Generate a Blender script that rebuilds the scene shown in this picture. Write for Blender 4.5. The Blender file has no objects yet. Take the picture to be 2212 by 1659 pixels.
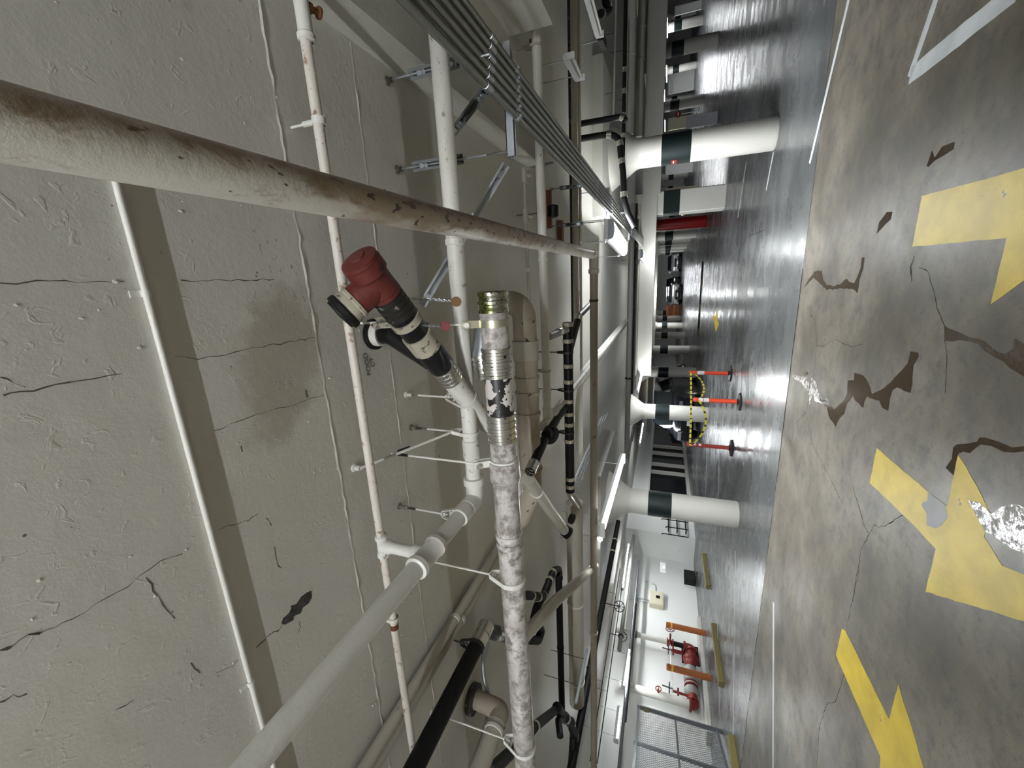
import bpy, math, random
from mathutils import Vector, Matrix
random.seed(7)
# ---------------------------------------------------------------- camera
F_PX, PITCH, ROLL, YAW, EYE = 876.7, 0.35213, 0.04354, 0.27024, 1.6
def cam_axes():
    cp, sp = math.cos(PITCH), math.sin(PITCH)
    fw = Vector((0, cp, sp)); up = Vector((0, -sp, cp)); ri = Vector((1, 0, 0))
    c, s = math.cos(ROLL), math.sin(ROLL)
    ri, up = c*ri + s*up, -s*ri + c*up
    R = Matrix.Rotation(YAW, 3, 'Z')
    return R @ ri, R @ up, R @ fw
RI, UP, FW = cam_axes()
scene = bpy.context.scene
cam = bpy.data.cameras.new('camera'); camo = bpy.data.objects.new('camera', cam)
scene.collection.objects.link(camo); scene.camera = camo
cam.sensor_fit = 'HORIZONTAL'; cam.sensor_width = 36.0; cam.lens = 36.0*F_PX/2212.0
cam.clip_start = 0.02; cam.clip_end = 300
# the phone was held on its side: the picture's right is the world's down
cx, cy, cz = -UP, RI, -FW
camo.matrix_world = Matrix(((cx.x, cy.x, cz.x, 0), (cx.y, cy.y, cz.y, 0), (cx.z, cy.z, cz.z, EYE), (0, 0, 0, 1)))
# ---------------------------------------------------------------- world, exposure
w = bpy.data.worlds.new('world'); scene.world = w; w.use_nodes = True
w.node_tree.nodes['Background'].inputs[0].default_value = (0.6, 0.7, 0.8, 1)
w.node_tree.nodes['Background'].inputs[1].default_value = 0.02
vs = scene.view_settings
vs.view_transform = 'Standard'; vs.look = 'None'; vs.gamma = 1.0; vs.use_curve_mapping = False
vs.exposure = 2.0
scene.cycles.max_bounces = 9; scene.cycles.caustics_reflective = False; scene.cycles.caustics_refractive = False
TUBE = 60.0          # radiance of the fluorescent tubes
CEIL = 2.8
# ---------------------------------------------------------------- measuring
ORG = Vector((0, 0, EYE))
def ray(px, py):
    a = (1659 - py - 829.5)/F_PX; b = (1106 - px)/F_PX
    return RI*a + UP*b + FW
def P(px, py, z):
    d = ray(px, py); return ORG + d*((z - EYE)/d.z)
def PY(px, py, y):
    d = ray(px, py); return ORG + d*(y/d.y)
def PX(px, py, x):
    d = ray(px, py); return ORG + d*(x/d.x)
def xline(px, py, z, py0, py1):
    """pipe running across the hall: one Y, one Z"""
    y = P(px, py, z).y
    out = []
    for q in (py0, py1):
        # x on the line where the picture row is q (search)
        lo, hi = -40.0, 40.0
        for _ in range(60):
            m = (lo+hi)/2
            if row(Vector((m, y, z))) > q: lo = m
            else: hi = m
        out.append(Vector(((lo+hi)/2, y, z)))
    return out
def proj(p):
    d = p - ORG; f = d.dot(FW)
    return 1106 - d.dot(UP)/f*F_PX, 829.5 - d.dot(RI)/f*F_PX
def row(p):
    f = (p - ORG).dot(FW)
    if f < 0.01: return 9999 if p.x < 0 else -9999
    return proj(p)[1]
def yline(px, py, z, y0, y1):
    x = P(px, py, z).x
    return [Vector((x, y0, z)), Vector((x, y1, z))]
# ---------------------------------------------------------------- objects
def link(o): scene.collection.objects.link(o); return o
def tag(o, label=None, cat=None, group=None, kind=None):
    if label: o['label'] = label
    if cat: o['category'] = cat
    if group: o['group'] = group
    if kind: o['kind'] = kind
    return o
def thing(name, label, cat, loc=(0, 0, 0), group=None):
    o = link(bpy.data.objects.new(name, None)); o.location = loc; o.empty_display_size = 0.1
    return tag(o, label, cat, group)
def dup(root, delta, label):
    """a copy of a thing with its parts and sub-parts"""
    r = link(root.copy()); r.location = root.location + Vector(delta); r['label'] = label
    for ch in list(root.children):
        c = link(ch.copy()); c.parent = r
        for g in list(ch.children):
            d = link(g.copy()); d.parent = c
    return r
def world_loc(o):
    l = Vector(o.location)
    while o.parent: o = o.parent; l += Vector(o.location)
    return l
def frame(d):
    d = d.normalized()
    a = Vector((0, 0, 1)) if abs(d.z) < 0.9 else Vector((1, 0, 0))
    u = d.cross(a).normalized(); v = u.cross(d).normalized()
    return u, v
class MB:
    def __init__(s): s.v = []; s.f = []; s.m = []
    def add(s, vs_, fs, mi=0):
        n = len(s.v); s.v += [Vector(p) for p in vs_]
        s.f += [tuple(i+n for i in f) for f in fs]; s.m += [mi]*len(fs); return s
    def box(s, c, size, rot=0.0, mi=0):
        c = Vector(c); x, y, z = (q/2 for q in size); R = Matrix.Rotation(rot, 3, 'Z')
        vv = [c + R @ Vector((i*x, j*y, k*z)) for k in (-1, 1) for j in (-1, 1) for i in (-1, 1)]
        return s.add(vv, [(0, 2, 3, 1), (4, 5, 7, 6), (0, 1, 5, 4), (2, 6, 7, 3), (0, 4, 6, 2), (1, 3, 7, 5)], mi)
    def bb(s, lo, hi, mi=0):
        lo, hi = Vector(lo), Vector(hi); return s.box((lo+hi)/2, hi-lo, 0, mi)
    def bar(s, a, b, w_, h_, up=(0, 0, 1), mi=0):
        a, b = Vector(a), Vector(b); d = (b-a).normalized(); up = Vector(up)
        if abs(d.dot(up)) > 0.95: up = Vector((0, 1, 0)) if abs(d.y) < 0.9 else Vector((1, 0, 0))
        u = d.cross(up).normalized()*w_/2; v = u.cross(d).normalized()*h_/2
        vv = [p+i*u+j*v for p in (a, b) for i, j in ((-1, -1), (1, -1), (1, 1), (-1, 1))]
        return s.add(vv, [(3, 2, 1, 0), (4, 5, 6, 7), (0, 1, 5, 4), (1, 2, 6, 5), (2, 3, 7, 6), (3, 0, 4, 7)], mi)
    def lathe(s, c, axis, prof, n=24, mi=0, caps=True):
        c = Vector(c); d = Vector(axis).normalized(); u, v = frame(d); vv = []; ff = []
        for r, t in prof:
            for i in range(n):
                a = 2*math.pi*i/n; vv.append(c + d*t + (u*math.cos(a) + v*math.sin(a))*r)
        for k in range(len(prof)-1):
            for i in range(n):
                j = (i+1) % n; ff.append((k*n+i, k*n+j, (k+1)*n+j, (k+1)*n+i))
        if caps:
            ff.append(tuple(reversed(range(n)))); ff.append(tuple(range((len(prof)-1)*n, len(prof)*n)))
        return s.add(vv, ff, mi)
    def cyl(s, a, b, r, n=16, r2=None, mi=0):
        a, b = Vector(a), Vector(b)
        return s.lathe(a, b-a, [(r, 0), (r if r2 is None else r2, (b-a).length)], n, mi)
    def ring(s, c, axis, ro, ri, w_, n=24, mi=0):
        c = Vector(c); d = Vector(axis).normalized(); h = w_/2
        return s.lathe(c, d, [(ri, -h), (ro, -h), (ro, h), (ri, h), (ri, -h)], n, mi, caps=False)
    def tube(s, pts, r, n=16, fil=None, caps=True, mi=0, seg=6):
        pts = fillet([Vector(p) for p in pts], r*3 if fil is None else fil, seg)
        vv = []; ff = []; N = len(pts); t0 = (pts[1]-pts[0]).normalized(); u, v = frame(t0)
        for i, p in enumerate(pts):
            if i == 0: t = t0
            elif i == N-1: t = (pts[i]-pts[i-1]).normalized()
            else: t = ((pts[i+1]-p).normalized() + (p-pts[i-1]).normalized()).normalized()
            u = (u - t*u.dot(t)).normalized(); v = t.cross(u).normalized()
            for k in range(n):
                a = 2*math.pi*k/n; vv.append(p + (u*math.cos(a)+v*math.sin(a))*r)
        for i in range(N-1):
            for k in range(n):
                j = (k+1) % n; ff.append((i*n+k, i*n+j, (i+1)*n+j, (i+1)*n+k))
        if caps: ff.append(tuple(reversed(range(n)))); ff.append(tuple(range((N-1)*n, N*n)))
        return s.add(vv, ff, mi)
    def prism(s, poly, off, mi=0):
        """closed polygon (3D points) pushed along off"""
        off = Vector(off); n = len(poly); poly = [Vector(p) for p in poly]
        vv = poly + [p+off for p in poly]
        ff = [tuple(reversed(range(n))), tuple(range(n, 2*n))] + [(i, (i+1) % n, n+(i+1) % n, n+i) for i in range(n)]
        return s.add(vv, ff, mi)
    def ball(s, c, r, n=12, sc=(1, 1, 1), mi=0):
        m = n//2; vv = []; ff = []; c = Vector(c)
        for i in range(m+1):
            th = math.pi*i/m
            for k in range(n):
                a = 2*math.pi*k/n
                vv.append(c + Vector((math.sin(th)*math.cos(a)*sc[0], math.sin(th)*math.sin(a)*sc[1], math.cos(th)*sc[2]))*r)
        for i in range(m):
            for k in range(n):
                j = (k+1) % n; ff.append((i*n+k, (i+1)*n+k, (i+1)*n+j, i*n+j))
        return s.add(vv, ff, mi)
    def ribbon(s, pts, w_, off, jit=0.0, mi=0):
        """thin painted / cracked line lying on a horizontal face"""
        pts = [Vector(p) for p in pts]; N = len(pts); L = []
        for i, p in enumerate(pts):
            t = (pts[min(i+1, N-1)] - pts[max(i-1, 0)]); t.z = 0; t.normalize()
            nrm = Vector((-t.y, t.x, 0)); k = w_*(1 + random.uniform(-jit, jit))/2
            L.append((p+nrm*k+Vector((0, 0, off)), p-nrm*k+Vector((0, 0, off))))
        vv = [q for ab in L for q in ab]
        return s.add(vv, [(2*i, 2*i+1, 2*i+3, 2*i+2) for i in range(N-1)], mi)
    def build(s, name, mats, parent=None, smooth=True, origin=None):
        if not isinstance(mats, (list, tuple)): mats = [mats]
        if parent is not None: o0 = world_loc(parent)
        elif origin is not None: o0 = Vector(origin)
        else:
            lo = Vector([min(p[i] for p in s.v) for i in range(3)]); hi = Vector([max(p[i] for p in s.v) for i in range(3)])
            o0 = Vector(((lo.x+hi.x)/2, (lo.y+hi.y)/2, lo.z))
        me = bpy.data.meshes.new(name)
        me.from_pydata([tuple(p-o0) for p in s.v], [], s.f)
        for m in mats: me.materials.append(m)
        me.polygons.foreach_set('material_index', s.m)
        if smooth:
            me.polygons.foreach_set('use_smooth', [True]*len(me.polygons))
            me.set_sharp_from_angle(angle=math.radians(35))
        me.update()
        o = link(bpy.data.objects.new(name, me))
        if parent is not None: o.parent = parent
        else: o.location = o0
        return o
def fillet(pts, R, seg=6):
    if len(pts) < 3: return pts
    out = [pts[0]]
    for i in range(1, len(pts)-1):
        a, b, c = pts[i-1], pts[i], pts[i+1]
        d1, d2 = (a-b), (c-b); l1, l2 = d1.length, d2.length; d1.normalize(); d2.normalize()
        ang = d1.angle(d2)
        if ang > 3.1 or R <= 0: out.append(b); continue
        k = min(R/math.tan(ang/2), l1*0.45, l2*0.45); p, q = b+d1*k, b+d2*k
        for j in range(seg+1):
            t = j/seg; out.append(p*(1-t)**2 + b*2*t*(1-t) + q*t*t)
    return out + [pts[-1]]
def sd(name, mb, m, label=None, cat=None, group=None, kind=None, **k):
    return tag(mb.build(name, m, **k), label, cat, group, kind)
def near(poly, px, py):
    """point of a polyline seen at a picture point, and its direction"""
    d = ray(px, py).normalized(); best = None
    for a, b in zip(poly[:-1], poly[1:]):
        a, b = Vector(a), Vector(b)
        for k in range(81):
            p = a.lerp(b, k/80); e = p-ORG; t = e.dot(d); dist = (e-d*t).length/t
            if best is None or dist < best[0]: best = (dist, p, (b-a).normalized())
    return best[1], best[2]
# ---------------------------------------------------------------- materials
class NT:
    def __init__(s, name):
        s.m = bpy.data.materials.new(name); s.m.use_nodes = True; s.t = s.m.node_tree; s.n = s.t.nodes
        s.b = s.n['Principled BSDF']; s.tc = s.n.new('ShaderNodeTexCoord')
    def set(s, sock, val):
        if isinstance(val, bpy.types.NodeSocket): s.t.links.new(val, sock)
        else:
            if isinstance(val, (tuple, list)) and len(val) == 3 and sock.type == 'RGBA': val = (*val, 1)
            sock.default_value = val
    def math(s, op, a, b=None, c=None, clamp=False):
        n = s.n.new('ShaderNodeMath'); n.operation = op; n.use_clamp = clamp
        for i, q in enumerate((a, b, c)):
            if q is not None: s.set(n.inputs[i], q)
        return n.outputs[0]
    def co(s, scale=(1, 1, 1), loc=(0, 0, 0)):
        n = s.n.new('ShaderNodeMapping'); s.t.links.new(s.tc.outputs['Object'], n.inputs[0])
        n.inputs['Scale'].default_value = scale; n.inputs['Location'].default_value = loc
        return n.outputs[0]
    def noise(s, scale, detail=4, rough=0.55, vec=None, dist=0.0):
        n = s.n.new('ShaderNodeTexNoise'); s.t.links.new(vec if vec is not None else s.tc.outputs['Object'], n.inputs['Vector'])
        n.inputs['Scale'].default_value = scale; n.inputs['Detail'].default_value = detail
        n.inputs['Roughness'].default_value = rough; n.inputs['Distortion'].default_value = dist
        return n.outputs['Fac']
    def step(s, v, lo, hi, a=0.0, b=1.0):
        n = s.n.new('ShaderNodeMapRange'); n.interpolation_type = 'SMOOTHSTEP'
        s.set(n.inputs[0], v); n.inputs[1].default_value = lo; n.inputs[2].default_value = hi
        n.inputs[3].default_value = a; n.inputs[4].default_value = b
        return n.outputs[0]
    def mix(s, f, a, b):
        n = s.n.new('ShaderNodeMix'); n.data_type = 'RGBA'
        s.set(n.inputs[0], f); s.set(n.inputs[6], a); s.set(n.inputs[7], b)
        return n.outputs[2]
    def sep(s):
        n = s.n.new('ShaderNodeSeparateXYZ'); s.t.links.new(s.tc.outputs['Object'], n.inputs[0]); return n.outputs
    def bump(s, h, strength=0.3, dist=0.01):
        n = s.n.new('ShaderNodeBump'); n.inputs['Strength'].default_value = strength; n.inputs['Distance'].default_value = dist
        s.set(n.inputs['Height'], h); s.t.links.new(n.outputs[0], s.b.inputs['Normal'])
    def blob(s, x, y, rx, ry, rot=0.0):
        """1 at (x,y) falling to 0 at the ellipse's rim (object space)"""
        X = s.xyz[0]; Y = s.xyz[1]
        dx = s.math('SUBTRACT', X, x); dy = s.math('SUBTRACT', Y, y); c, q = math.cos(rot), math.sin(rot)
        a = s.math('DIVIDE', s.math('ADD', s.math('MULTIPLY', dx, c), s.math('MULTIPLY', dy, q)), rx)
        b = s.math('DIVIDE', s.math('SUBTRACT', s.math('MULTIPLY', dy, c), s.math('MULTIPLY', dx, q)), ry)
        r = s.math('SQRT', s.math('ADD', s.math('MULTIPLY', a, a), s.math('MULTIPLY', b, b)))
        return s.math('SUBTRACT', 1.0, r, clamp=True)
    def done(s, col, rough=0.5, metal=0.0, spec=None):
        s.set(s.b.inputs['Base Color'], col); s.set(s.b.inputs['Roughness'], rough); s.set(s.b.inputs['Metallic'], metal)
        if spec is not None: s.b.inputs['Specular IOR Level'].default_value = spec
        return s.m
def paint(name, col, rough=0.5, metal=0.0, var=0.12, vs_=6.0, spots=(), bump=None, spec=None):
    """painted / metal surface: gentle mottling, optional spots (colour, scale, lo, hi)"""
    n = NT(name)
    c2 = tuple(q*(1-var) for q in col); c = n.mix(n.noise(vs_), c2, col)
    for sc, scale, lo, hi in spots:
        c = n.mix(n.step(n.noise(scale, 5, 0.6), lo, hi), c, sc)
    if bump: n.bump(n.noise(bump[0], 6, 0.6), bump[1], bump[2] if len(bump) > 2 else 0.004)
    return n.done(c, rough, metal, spec)
def emit(name, col, strength):
    m = bpy.data.materials.new(name); m.use_nodes = True; t = m.node_tree
    t.nodes.remove(t.nodes['Principled BSDF']); e = t.nodes.new('ShaderNodeEmission')
    e.inputs[0].default_value = (*col, 1); e.inputs[1].default_value = strength
    t.links.new(e.outputs[0], t.nodes['Material Output'].inputs[0]); return m
WHITE = paint('white_pipe_paint', (0.74, 0.73, 0.68), 0.42, var=0.08, spots=[((0.30, 0.26, 0.2), 22, 0.66, 0.74)], bump=(60, 0.25))
DIRTY = paint('dirty_white_pipe_paint', (0.74, 0.72, 0.67), 0.45, var=0.12, spots=[((0.34, 0.30, 0.26), 34, 0.60, 0.70), ((0.12, 0.08, 0.06), 70, 0.70, 0.76)], bump=(70, 0.3))
RUSTY = paint('rust_flecked_white_paint', (0.72, 0.67, 0.60), 0.5, var=0.15, spots=[((0.28, 0.16, 0.09), 40, 0.58, 0.70), ((0.09, 0.05, 0.03), 90, 0.66, 0.72)], bump=(80, 0.3))
BEIGE = paint('beige_pipe_paint', (0.50, 0.47, 0.40), 0.5, var=0.15, vs_=4, spots=[((0.26, 0.20, 0.13), 12, 0.64, 0.76)], bump=(50, 0.25))
TAN = paint('tan_pipe_paint', (0.36, 0.31, 0.25), 0.55, var=0.18, vs_=3, spots=[((0.17, 0.12, 0.08), 9, 0.62, 0.75)])
GREYP = paint('grey_pipe_paint', (0.30, 0.30, 0.28), 0.45, var=0.15)
BLACK = paint('black_cast_iron', (0.007, 0.007, 0.0075), 0.5, var=0.3, bump=(90, 0.2), spec=0.22)
BLACKG = paint('gloss_black_pipe', (0.010, 0.010, 0.012), 0.22, var=0.3, bump=(60, 0.12))
OLDIRON = paint('worn_dark_iron', (0.035, 0.032, 0.028), 0.5, 0.3, var=0.4, vs_=20, spots=[((0.30, 0.28, 0.25), 30, 0.6, 0.7)])
GALV = paint('galvanised_steel', (0.50, 0.53, 0.56), 0.36, 0.85, var=0.2, vs_=30)
STRUT = paint('galvanised_strut', (0.58, 0.62, 0.67), 0.42, 0.5, var=0.15, vs_=25)
STRUTD = paint('dull_strut', (0.20, 0.215, 0.23), 0.45, 0.6, var=0.2, vs_=25)
EMT = paint('grey_conduit_steel', (0.27, 0.275, 0.255), 0.36, 0.55, var=0.12, vs_=8)
STEEL = paint('stainless_band', (0.66, 0.65, 0.60), 0.24, 0.9, var=0.2, vs_=18, spots=[((0.10, 0.08, 0.06), 45, 0.62, 0.68)])
BRASSY = paint('brassy_clamp', (0.60, 0.58, 0.44), 0.3, 0.8, var=0.2, vs_=18)
GREENSTEEL = paint('stained_steel_sleeve', (0.42, 0.42, 0.34), 0.26, 0.9, var=0.2, vs_=10, spots=[((0.20, 0.22, 0.07), 9, 0.52, 0.6), ((0.05, 0.035, 0.03), 40, 0.58, 0.64)])
RED = paint('red_primer', (0.17, 0.030, 0.024), 0.5, var=0.45, vs_=18, spots=[((0.03, 0.018, 0.015), 14, 0.6, 0.72)], bump=(40, 0.3))
REDM = paint('red_enamel', (0.20, 0.016, 0.013), 0.4, var=0.3)
RUBBER = paint('black_rubber', (0.014, 0.014, 0.014), 0.55, var=0.3, spec=0.25)
CREAMR = paint('grimy_cream_band', (0.52, 0.48, 0.38), 0.5, var=0.35, vs_=25, spots=[((0.08, 0.06, 0.04), 40, 0.56, 0.66)])
INSUL = paint('beige_pipe_insulation', (0.46, 0.41, 0.32), 0.75, var=0.2, vs_=5, spots=[((0.05, 0.038, 0.03), 11, 0.655, 0.672), ((0.30, 0.24, 0.17), 5, 0.6, 0.75)], bump=(14, 0.5, 0.02))
RUSTBROWN = paint('rusty_brass', (0.22, 0.09, 0.035), 0.5, 0.3, var=0.4, vs_=40)
COLW = paint('white_column_paint', (0.59, 0.58, 0.535), 0.55, var=0.08, vs_=2, spots=[((0.40, 0.38, 0.34), 3.2, 0.66, 0.78)], bump=(25, 0.15))
COLD = paint('dark_green_column_band', (0.009, 0.016, 0.016), 0.45, var=0.3, spec=0.2)
COLR = paint('red_column_paint', (0.42, 0.012, 0.014), 0.4, var=0.15)
WALLW = paint('white_wall_paint', (0.78, 0.79, 0.77), 0.6, var=0.05, vs_=1.2, spots=[((0.45, 0.44, 0.40), 3.1, 0.70, 0.74)])
BEAMM = paint('beam_paint', (0.55, 0.54, 0.49), 0.6, var=0.12, vs_=2.0, spots=[((0.30, 0.28, 0.24), 2.4, 0.66, 0.8)])
DARK = paint('dark_interior', (0.006, 0.0065, 0.008), 0.5, spec=0.12)
ORANGE = paint('rust_orange_post', (0.40, 0.115, 0.025), 0.5, var=0.2)
YELLOW = paint('yellow_band', (0.75, 0.48, 0.05), 0.5)
HIVIS = paint('hivis_orange', (0.80, 0.075, 0.025), 0.42, var=0.12)
HIVISD = paint('faded_red_post', (0.38, 0.040, 0.030), 0.5, var=0.25)
REFL = paint('reflective_white', (0.72, 0.74, 0.76), 0.35)
OLIVE = paint('faded_yellow_kerb', (0.20, 0.165, 0.045), 0.7, var=0.25, vs_=8)
LAMPW = paint('lamp_housing_white', (0.75, 0.77, 0.78), 0.4)
LAMPG = paint('lamp_housing_grey', (0.35, 0.40, 0.44), 0.4)
CARD = paint('dark_car_paint', (0.006, 0.008, 0.016), 0.12, 0.3, spec=0.7)
CARS = paint('silver_car_paint', (0.50, 0.52, 0.55), 0.2, 0.5)
GLASSD = paint('tinted_glass', (0.010, 0.013, 0.015), 0.06)
CHROME = paint('chrome', (0.8, 0.8, 0.8), 0.12, 1.0)
CREAM = paint('cream_enamel', (0.60, 0.56, 0.42), 0.45, var=0.08)
CAUTION = None
def caution():
    n = NT('yellow_caution_tape'); n.xyz = n.sep()
    t = n.math('FRACT', n.math('MULTIPLY', n.math('ADD', n.xyz[0], n.math('MULTIPLY', n.xyz[1], 0.6)), 7.0))
    return n.done(n.mix(n.step(t, 0.66, 0.7), (0.72, 0.62, 0.04), (0.05, 0.045, 0.01)), 0.4)
CAUTION = caution()
TC = (0.95, 0.985, 1.0)
TUBEM = emit('fluorescent_tube', TC, TUBE)
TUBED = emit('rear_fluorescent_tube', TC, TUBE*3.0)  # brightest tube, for the strip light behind the viewer
TUBEF = emit('distant_fluorescent_tube', TC, TUBE*0.3)
TUBEW = emit('wall_fluorescent_tube', TC, TUBE*0.6)
LENSM = emit('lit_lamp_lens', TC, 30.0)
LENSF = emit('lit_far_lamp_lens', TC, 10.0)
SIGNM = emit('far_lit_window', (1.0, 0.78, 0.5), 0.9)
def clear_lens():
    n = NT('clear_acrylic'); n.b.inputs['Transmission Weight'].default_value = 1.0; n.b.inputs['IOR'].default_value = 1.3
    return n.done((0.95, 0.97, 0.98), 0.12)
ACRYL = clear_lens()
# --- the stained brown pipe: dirt and rust in long irregular patches, shade painted on one flank
def brown_pipe():
    n = NT('rust_stained_pipe_paint')
    v = n.co((1, 0.45, 1))
    c = n.mix(n.noise(5, 4, vec=v), (0.60, 0.56, 0.49), (0.70, 0.68, 0.62))
    n.xyz = n.sep()
    # stains gather between 0.8 m and 2.6 m along the run, mostly on its right flank
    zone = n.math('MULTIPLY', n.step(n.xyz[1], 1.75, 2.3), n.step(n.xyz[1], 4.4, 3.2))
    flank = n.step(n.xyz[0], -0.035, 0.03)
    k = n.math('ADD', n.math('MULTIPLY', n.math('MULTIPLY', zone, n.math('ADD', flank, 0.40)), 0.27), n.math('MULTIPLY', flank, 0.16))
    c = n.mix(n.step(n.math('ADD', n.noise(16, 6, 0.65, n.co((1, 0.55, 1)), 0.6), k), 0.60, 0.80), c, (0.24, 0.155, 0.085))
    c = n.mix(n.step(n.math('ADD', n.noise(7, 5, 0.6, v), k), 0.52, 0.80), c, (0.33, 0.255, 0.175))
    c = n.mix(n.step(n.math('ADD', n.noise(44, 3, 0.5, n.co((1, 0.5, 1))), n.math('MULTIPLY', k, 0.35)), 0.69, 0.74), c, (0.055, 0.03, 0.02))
    c = n.mix(n.math('MULTIPLY', n.step(n.math('ADD', n.xyz[0], n.math('MULTIPLY', n.noise(6, 5, 0.6, v), 0.05)), 0.012, 0.062), 0.75), c, (0.25, 0.19, 0.13))  # right flank's shade put into the colour as a soft brown
    n.bump(n.noise(55, 6, 0.6), 0.35, 0.004)
    return n.done(c, 0.42)
BROWN = brown_pipe()
def spotted():
    n = NT('mottled_white_cast_iron')
    c = n.mix(n.step(n.noise(20, 7, 0.7), 0.36, 0.62), (0.20, 0.175, 0.16), (0.62, 0.59, 0.57))
    c = n.mix(n.math('MULTIPLY', n.step(n.noise(5, 4, 0.6), 0.45, 0.6), 0.5), c, (0.33, 0.295, 0.275))
    c = n.mix(n.step(n.noise(42, 4, 0.6), 0.58, 0.70), c, (0.36, 0.31, 0.28))
    c = n.mix(n.step(n.noise(95, 3, 0.5), 0.68, 0.74), c, (0.09, 0.07, 0.06))
    n.bump(n.noise(48, 6, 0.6), 0.45, 0.006)
    return n.done(c, 0.36)
SPOT = spotted()
def peeled():
    n = NT('peeling_white_over_black')
    c = n.mix(n.step(n.noise(15, 4, 0.55, dist=0.5), 0.515, 0.525), (0.014, 0.013, 0.014), (0.58, 0.54, 0.51))
    n.bump(n.step(n.noise(15, 4, 0.55, dist=0.5), 0.515, 0.525), 0.6, 0.004)
    return n.done(c, 0.4)
PEEL = peeled()
# --- painted concrete soffit (object origin is the world origin)
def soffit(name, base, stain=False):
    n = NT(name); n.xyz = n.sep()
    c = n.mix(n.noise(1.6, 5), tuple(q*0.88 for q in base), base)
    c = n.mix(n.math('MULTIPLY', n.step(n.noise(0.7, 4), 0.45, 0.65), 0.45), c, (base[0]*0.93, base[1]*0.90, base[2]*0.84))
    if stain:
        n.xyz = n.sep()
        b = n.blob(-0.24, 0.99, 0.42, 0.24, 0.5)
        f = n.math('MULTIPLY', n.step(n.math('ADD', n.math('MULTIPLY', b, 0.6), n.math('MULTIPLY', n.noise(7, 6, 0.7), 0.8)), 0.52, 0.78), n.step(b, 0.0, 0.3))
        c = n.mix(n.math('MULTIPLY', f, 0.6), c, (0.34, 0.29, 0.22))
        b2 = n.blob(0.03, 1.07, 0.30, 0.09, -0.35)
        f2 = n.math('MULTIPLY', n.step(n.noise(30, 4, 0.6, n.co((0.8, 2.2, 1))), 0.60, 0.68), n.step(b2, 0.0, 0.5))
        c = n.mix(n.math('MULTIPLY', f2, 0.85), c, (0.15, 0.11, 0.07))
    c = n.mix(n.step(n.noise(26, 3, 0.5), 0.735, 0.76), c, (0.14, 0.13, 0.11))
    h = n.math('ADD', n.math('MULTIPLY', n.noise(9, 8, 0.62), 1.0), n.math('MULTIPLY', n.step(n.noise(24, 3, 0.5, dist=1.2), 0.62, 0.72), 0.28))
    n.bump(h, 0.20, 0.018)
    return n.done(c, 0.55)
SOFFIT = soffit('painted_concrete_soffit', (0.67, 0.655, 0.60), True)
SOFFIT2 = soffit('painted_concrete_drop', (0.64, 0.635, 0.585))
CRACK = paint('crack_dark', (0.16, 0.15, 0.135), 0.8, var=0.5, vs_=14)
SPALL = paint('exposed_dark_concrete', (0.085, 0.08, 0.078), 0.8, var=0.7, vs_=30, bump=(30, 0.9, 0.02))
# --- sealed concrete floor (object origin is the world origin)
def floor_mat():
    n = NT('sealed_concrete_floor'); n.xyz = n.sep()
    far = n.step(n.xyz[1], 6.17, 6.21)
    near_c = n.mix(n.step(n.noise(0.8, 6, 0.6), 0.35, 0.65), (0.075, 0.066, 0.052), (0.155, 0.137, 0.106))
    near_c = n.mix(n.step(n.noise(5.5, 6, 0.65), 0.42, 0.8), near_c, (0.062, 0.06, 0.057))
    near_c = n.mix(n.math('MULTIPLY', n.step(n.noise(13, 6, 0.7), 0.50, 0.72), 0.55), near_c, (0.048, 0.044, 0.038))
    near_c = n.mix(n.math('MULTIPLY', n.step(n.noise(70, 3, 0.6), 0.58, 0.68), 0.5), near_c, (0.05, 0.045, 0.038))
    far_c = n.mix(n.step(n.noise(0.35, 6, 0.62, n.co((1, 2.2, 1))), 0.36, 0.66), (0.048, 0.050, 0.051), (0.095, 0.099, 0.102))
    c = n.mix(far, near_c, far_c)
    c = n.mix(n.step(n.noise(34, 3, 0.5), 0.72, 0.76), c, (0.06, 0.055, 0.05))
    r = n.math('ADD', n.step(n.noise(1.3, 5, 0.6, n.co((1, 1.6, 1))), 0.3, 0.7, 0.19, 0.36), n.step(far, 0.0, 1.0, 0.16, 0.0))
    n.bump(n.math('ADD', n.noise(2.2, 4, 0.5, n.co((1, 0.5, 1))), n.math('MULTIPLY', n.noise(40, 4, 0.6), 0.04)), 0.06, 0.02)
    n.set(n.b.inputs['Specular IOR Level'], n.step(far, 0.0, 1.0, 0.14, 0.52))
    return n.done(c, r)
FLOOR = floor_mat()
def wet():
    n = NT('brown_wet_patch')
    n.bump(n.noise(22, 4, 0.55), 0.12, 0.01)
    return n.done(n.mix(n.noise(9, 5), (0.028, 0.019, 0.010), (0.055, 0.039, 0.021)), 0.10, spec=0.4)
WET = wet()
def sheen():
    n = NT('thin_water_film')
    n.bump(n.noise(30, 4, 0.55), 0.45, 0.012)
    return n.done(n.mix(n.noise(14, 5), (0.07, 0.062, 0.05), (0.12, 0.108, 0.085)), n.step(n.noise(19, 5, 0.65), 0.47, 0.56, 0.08, 0.55), spec=0.5)
SHEEN = sheen()
def floor_paint(name, col, worn):
    n = NT(name)
    c = n.mix(n.step(n.noise(3.0, 5), 0.3, 0.7), tuple(q*0.72 for q in col), col)
    c = n.mix(n.step(n.noise(6.5, 6, 0.65), 0.66, 0.70), c, worn)
    c = n.mix(n.step(n.noise(50, 3), 0.70, 0.74), c, (0.08, 0.07, 0.04))
    n.bump(n.noise(40, 4), 0.15, 0.006)
    return n.done(c, 0.5, 0.0, 0.25)
YPAINT = floor_paint('yellow_floor_paint', (0.47, 0.345, 0.026), (0.13, 0.12, 0.10))
WPAINT = floor_paint('white_floor_paint', (0.48, 0.50, 0.51), (0.16, 0.155, 0.15))

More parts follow.
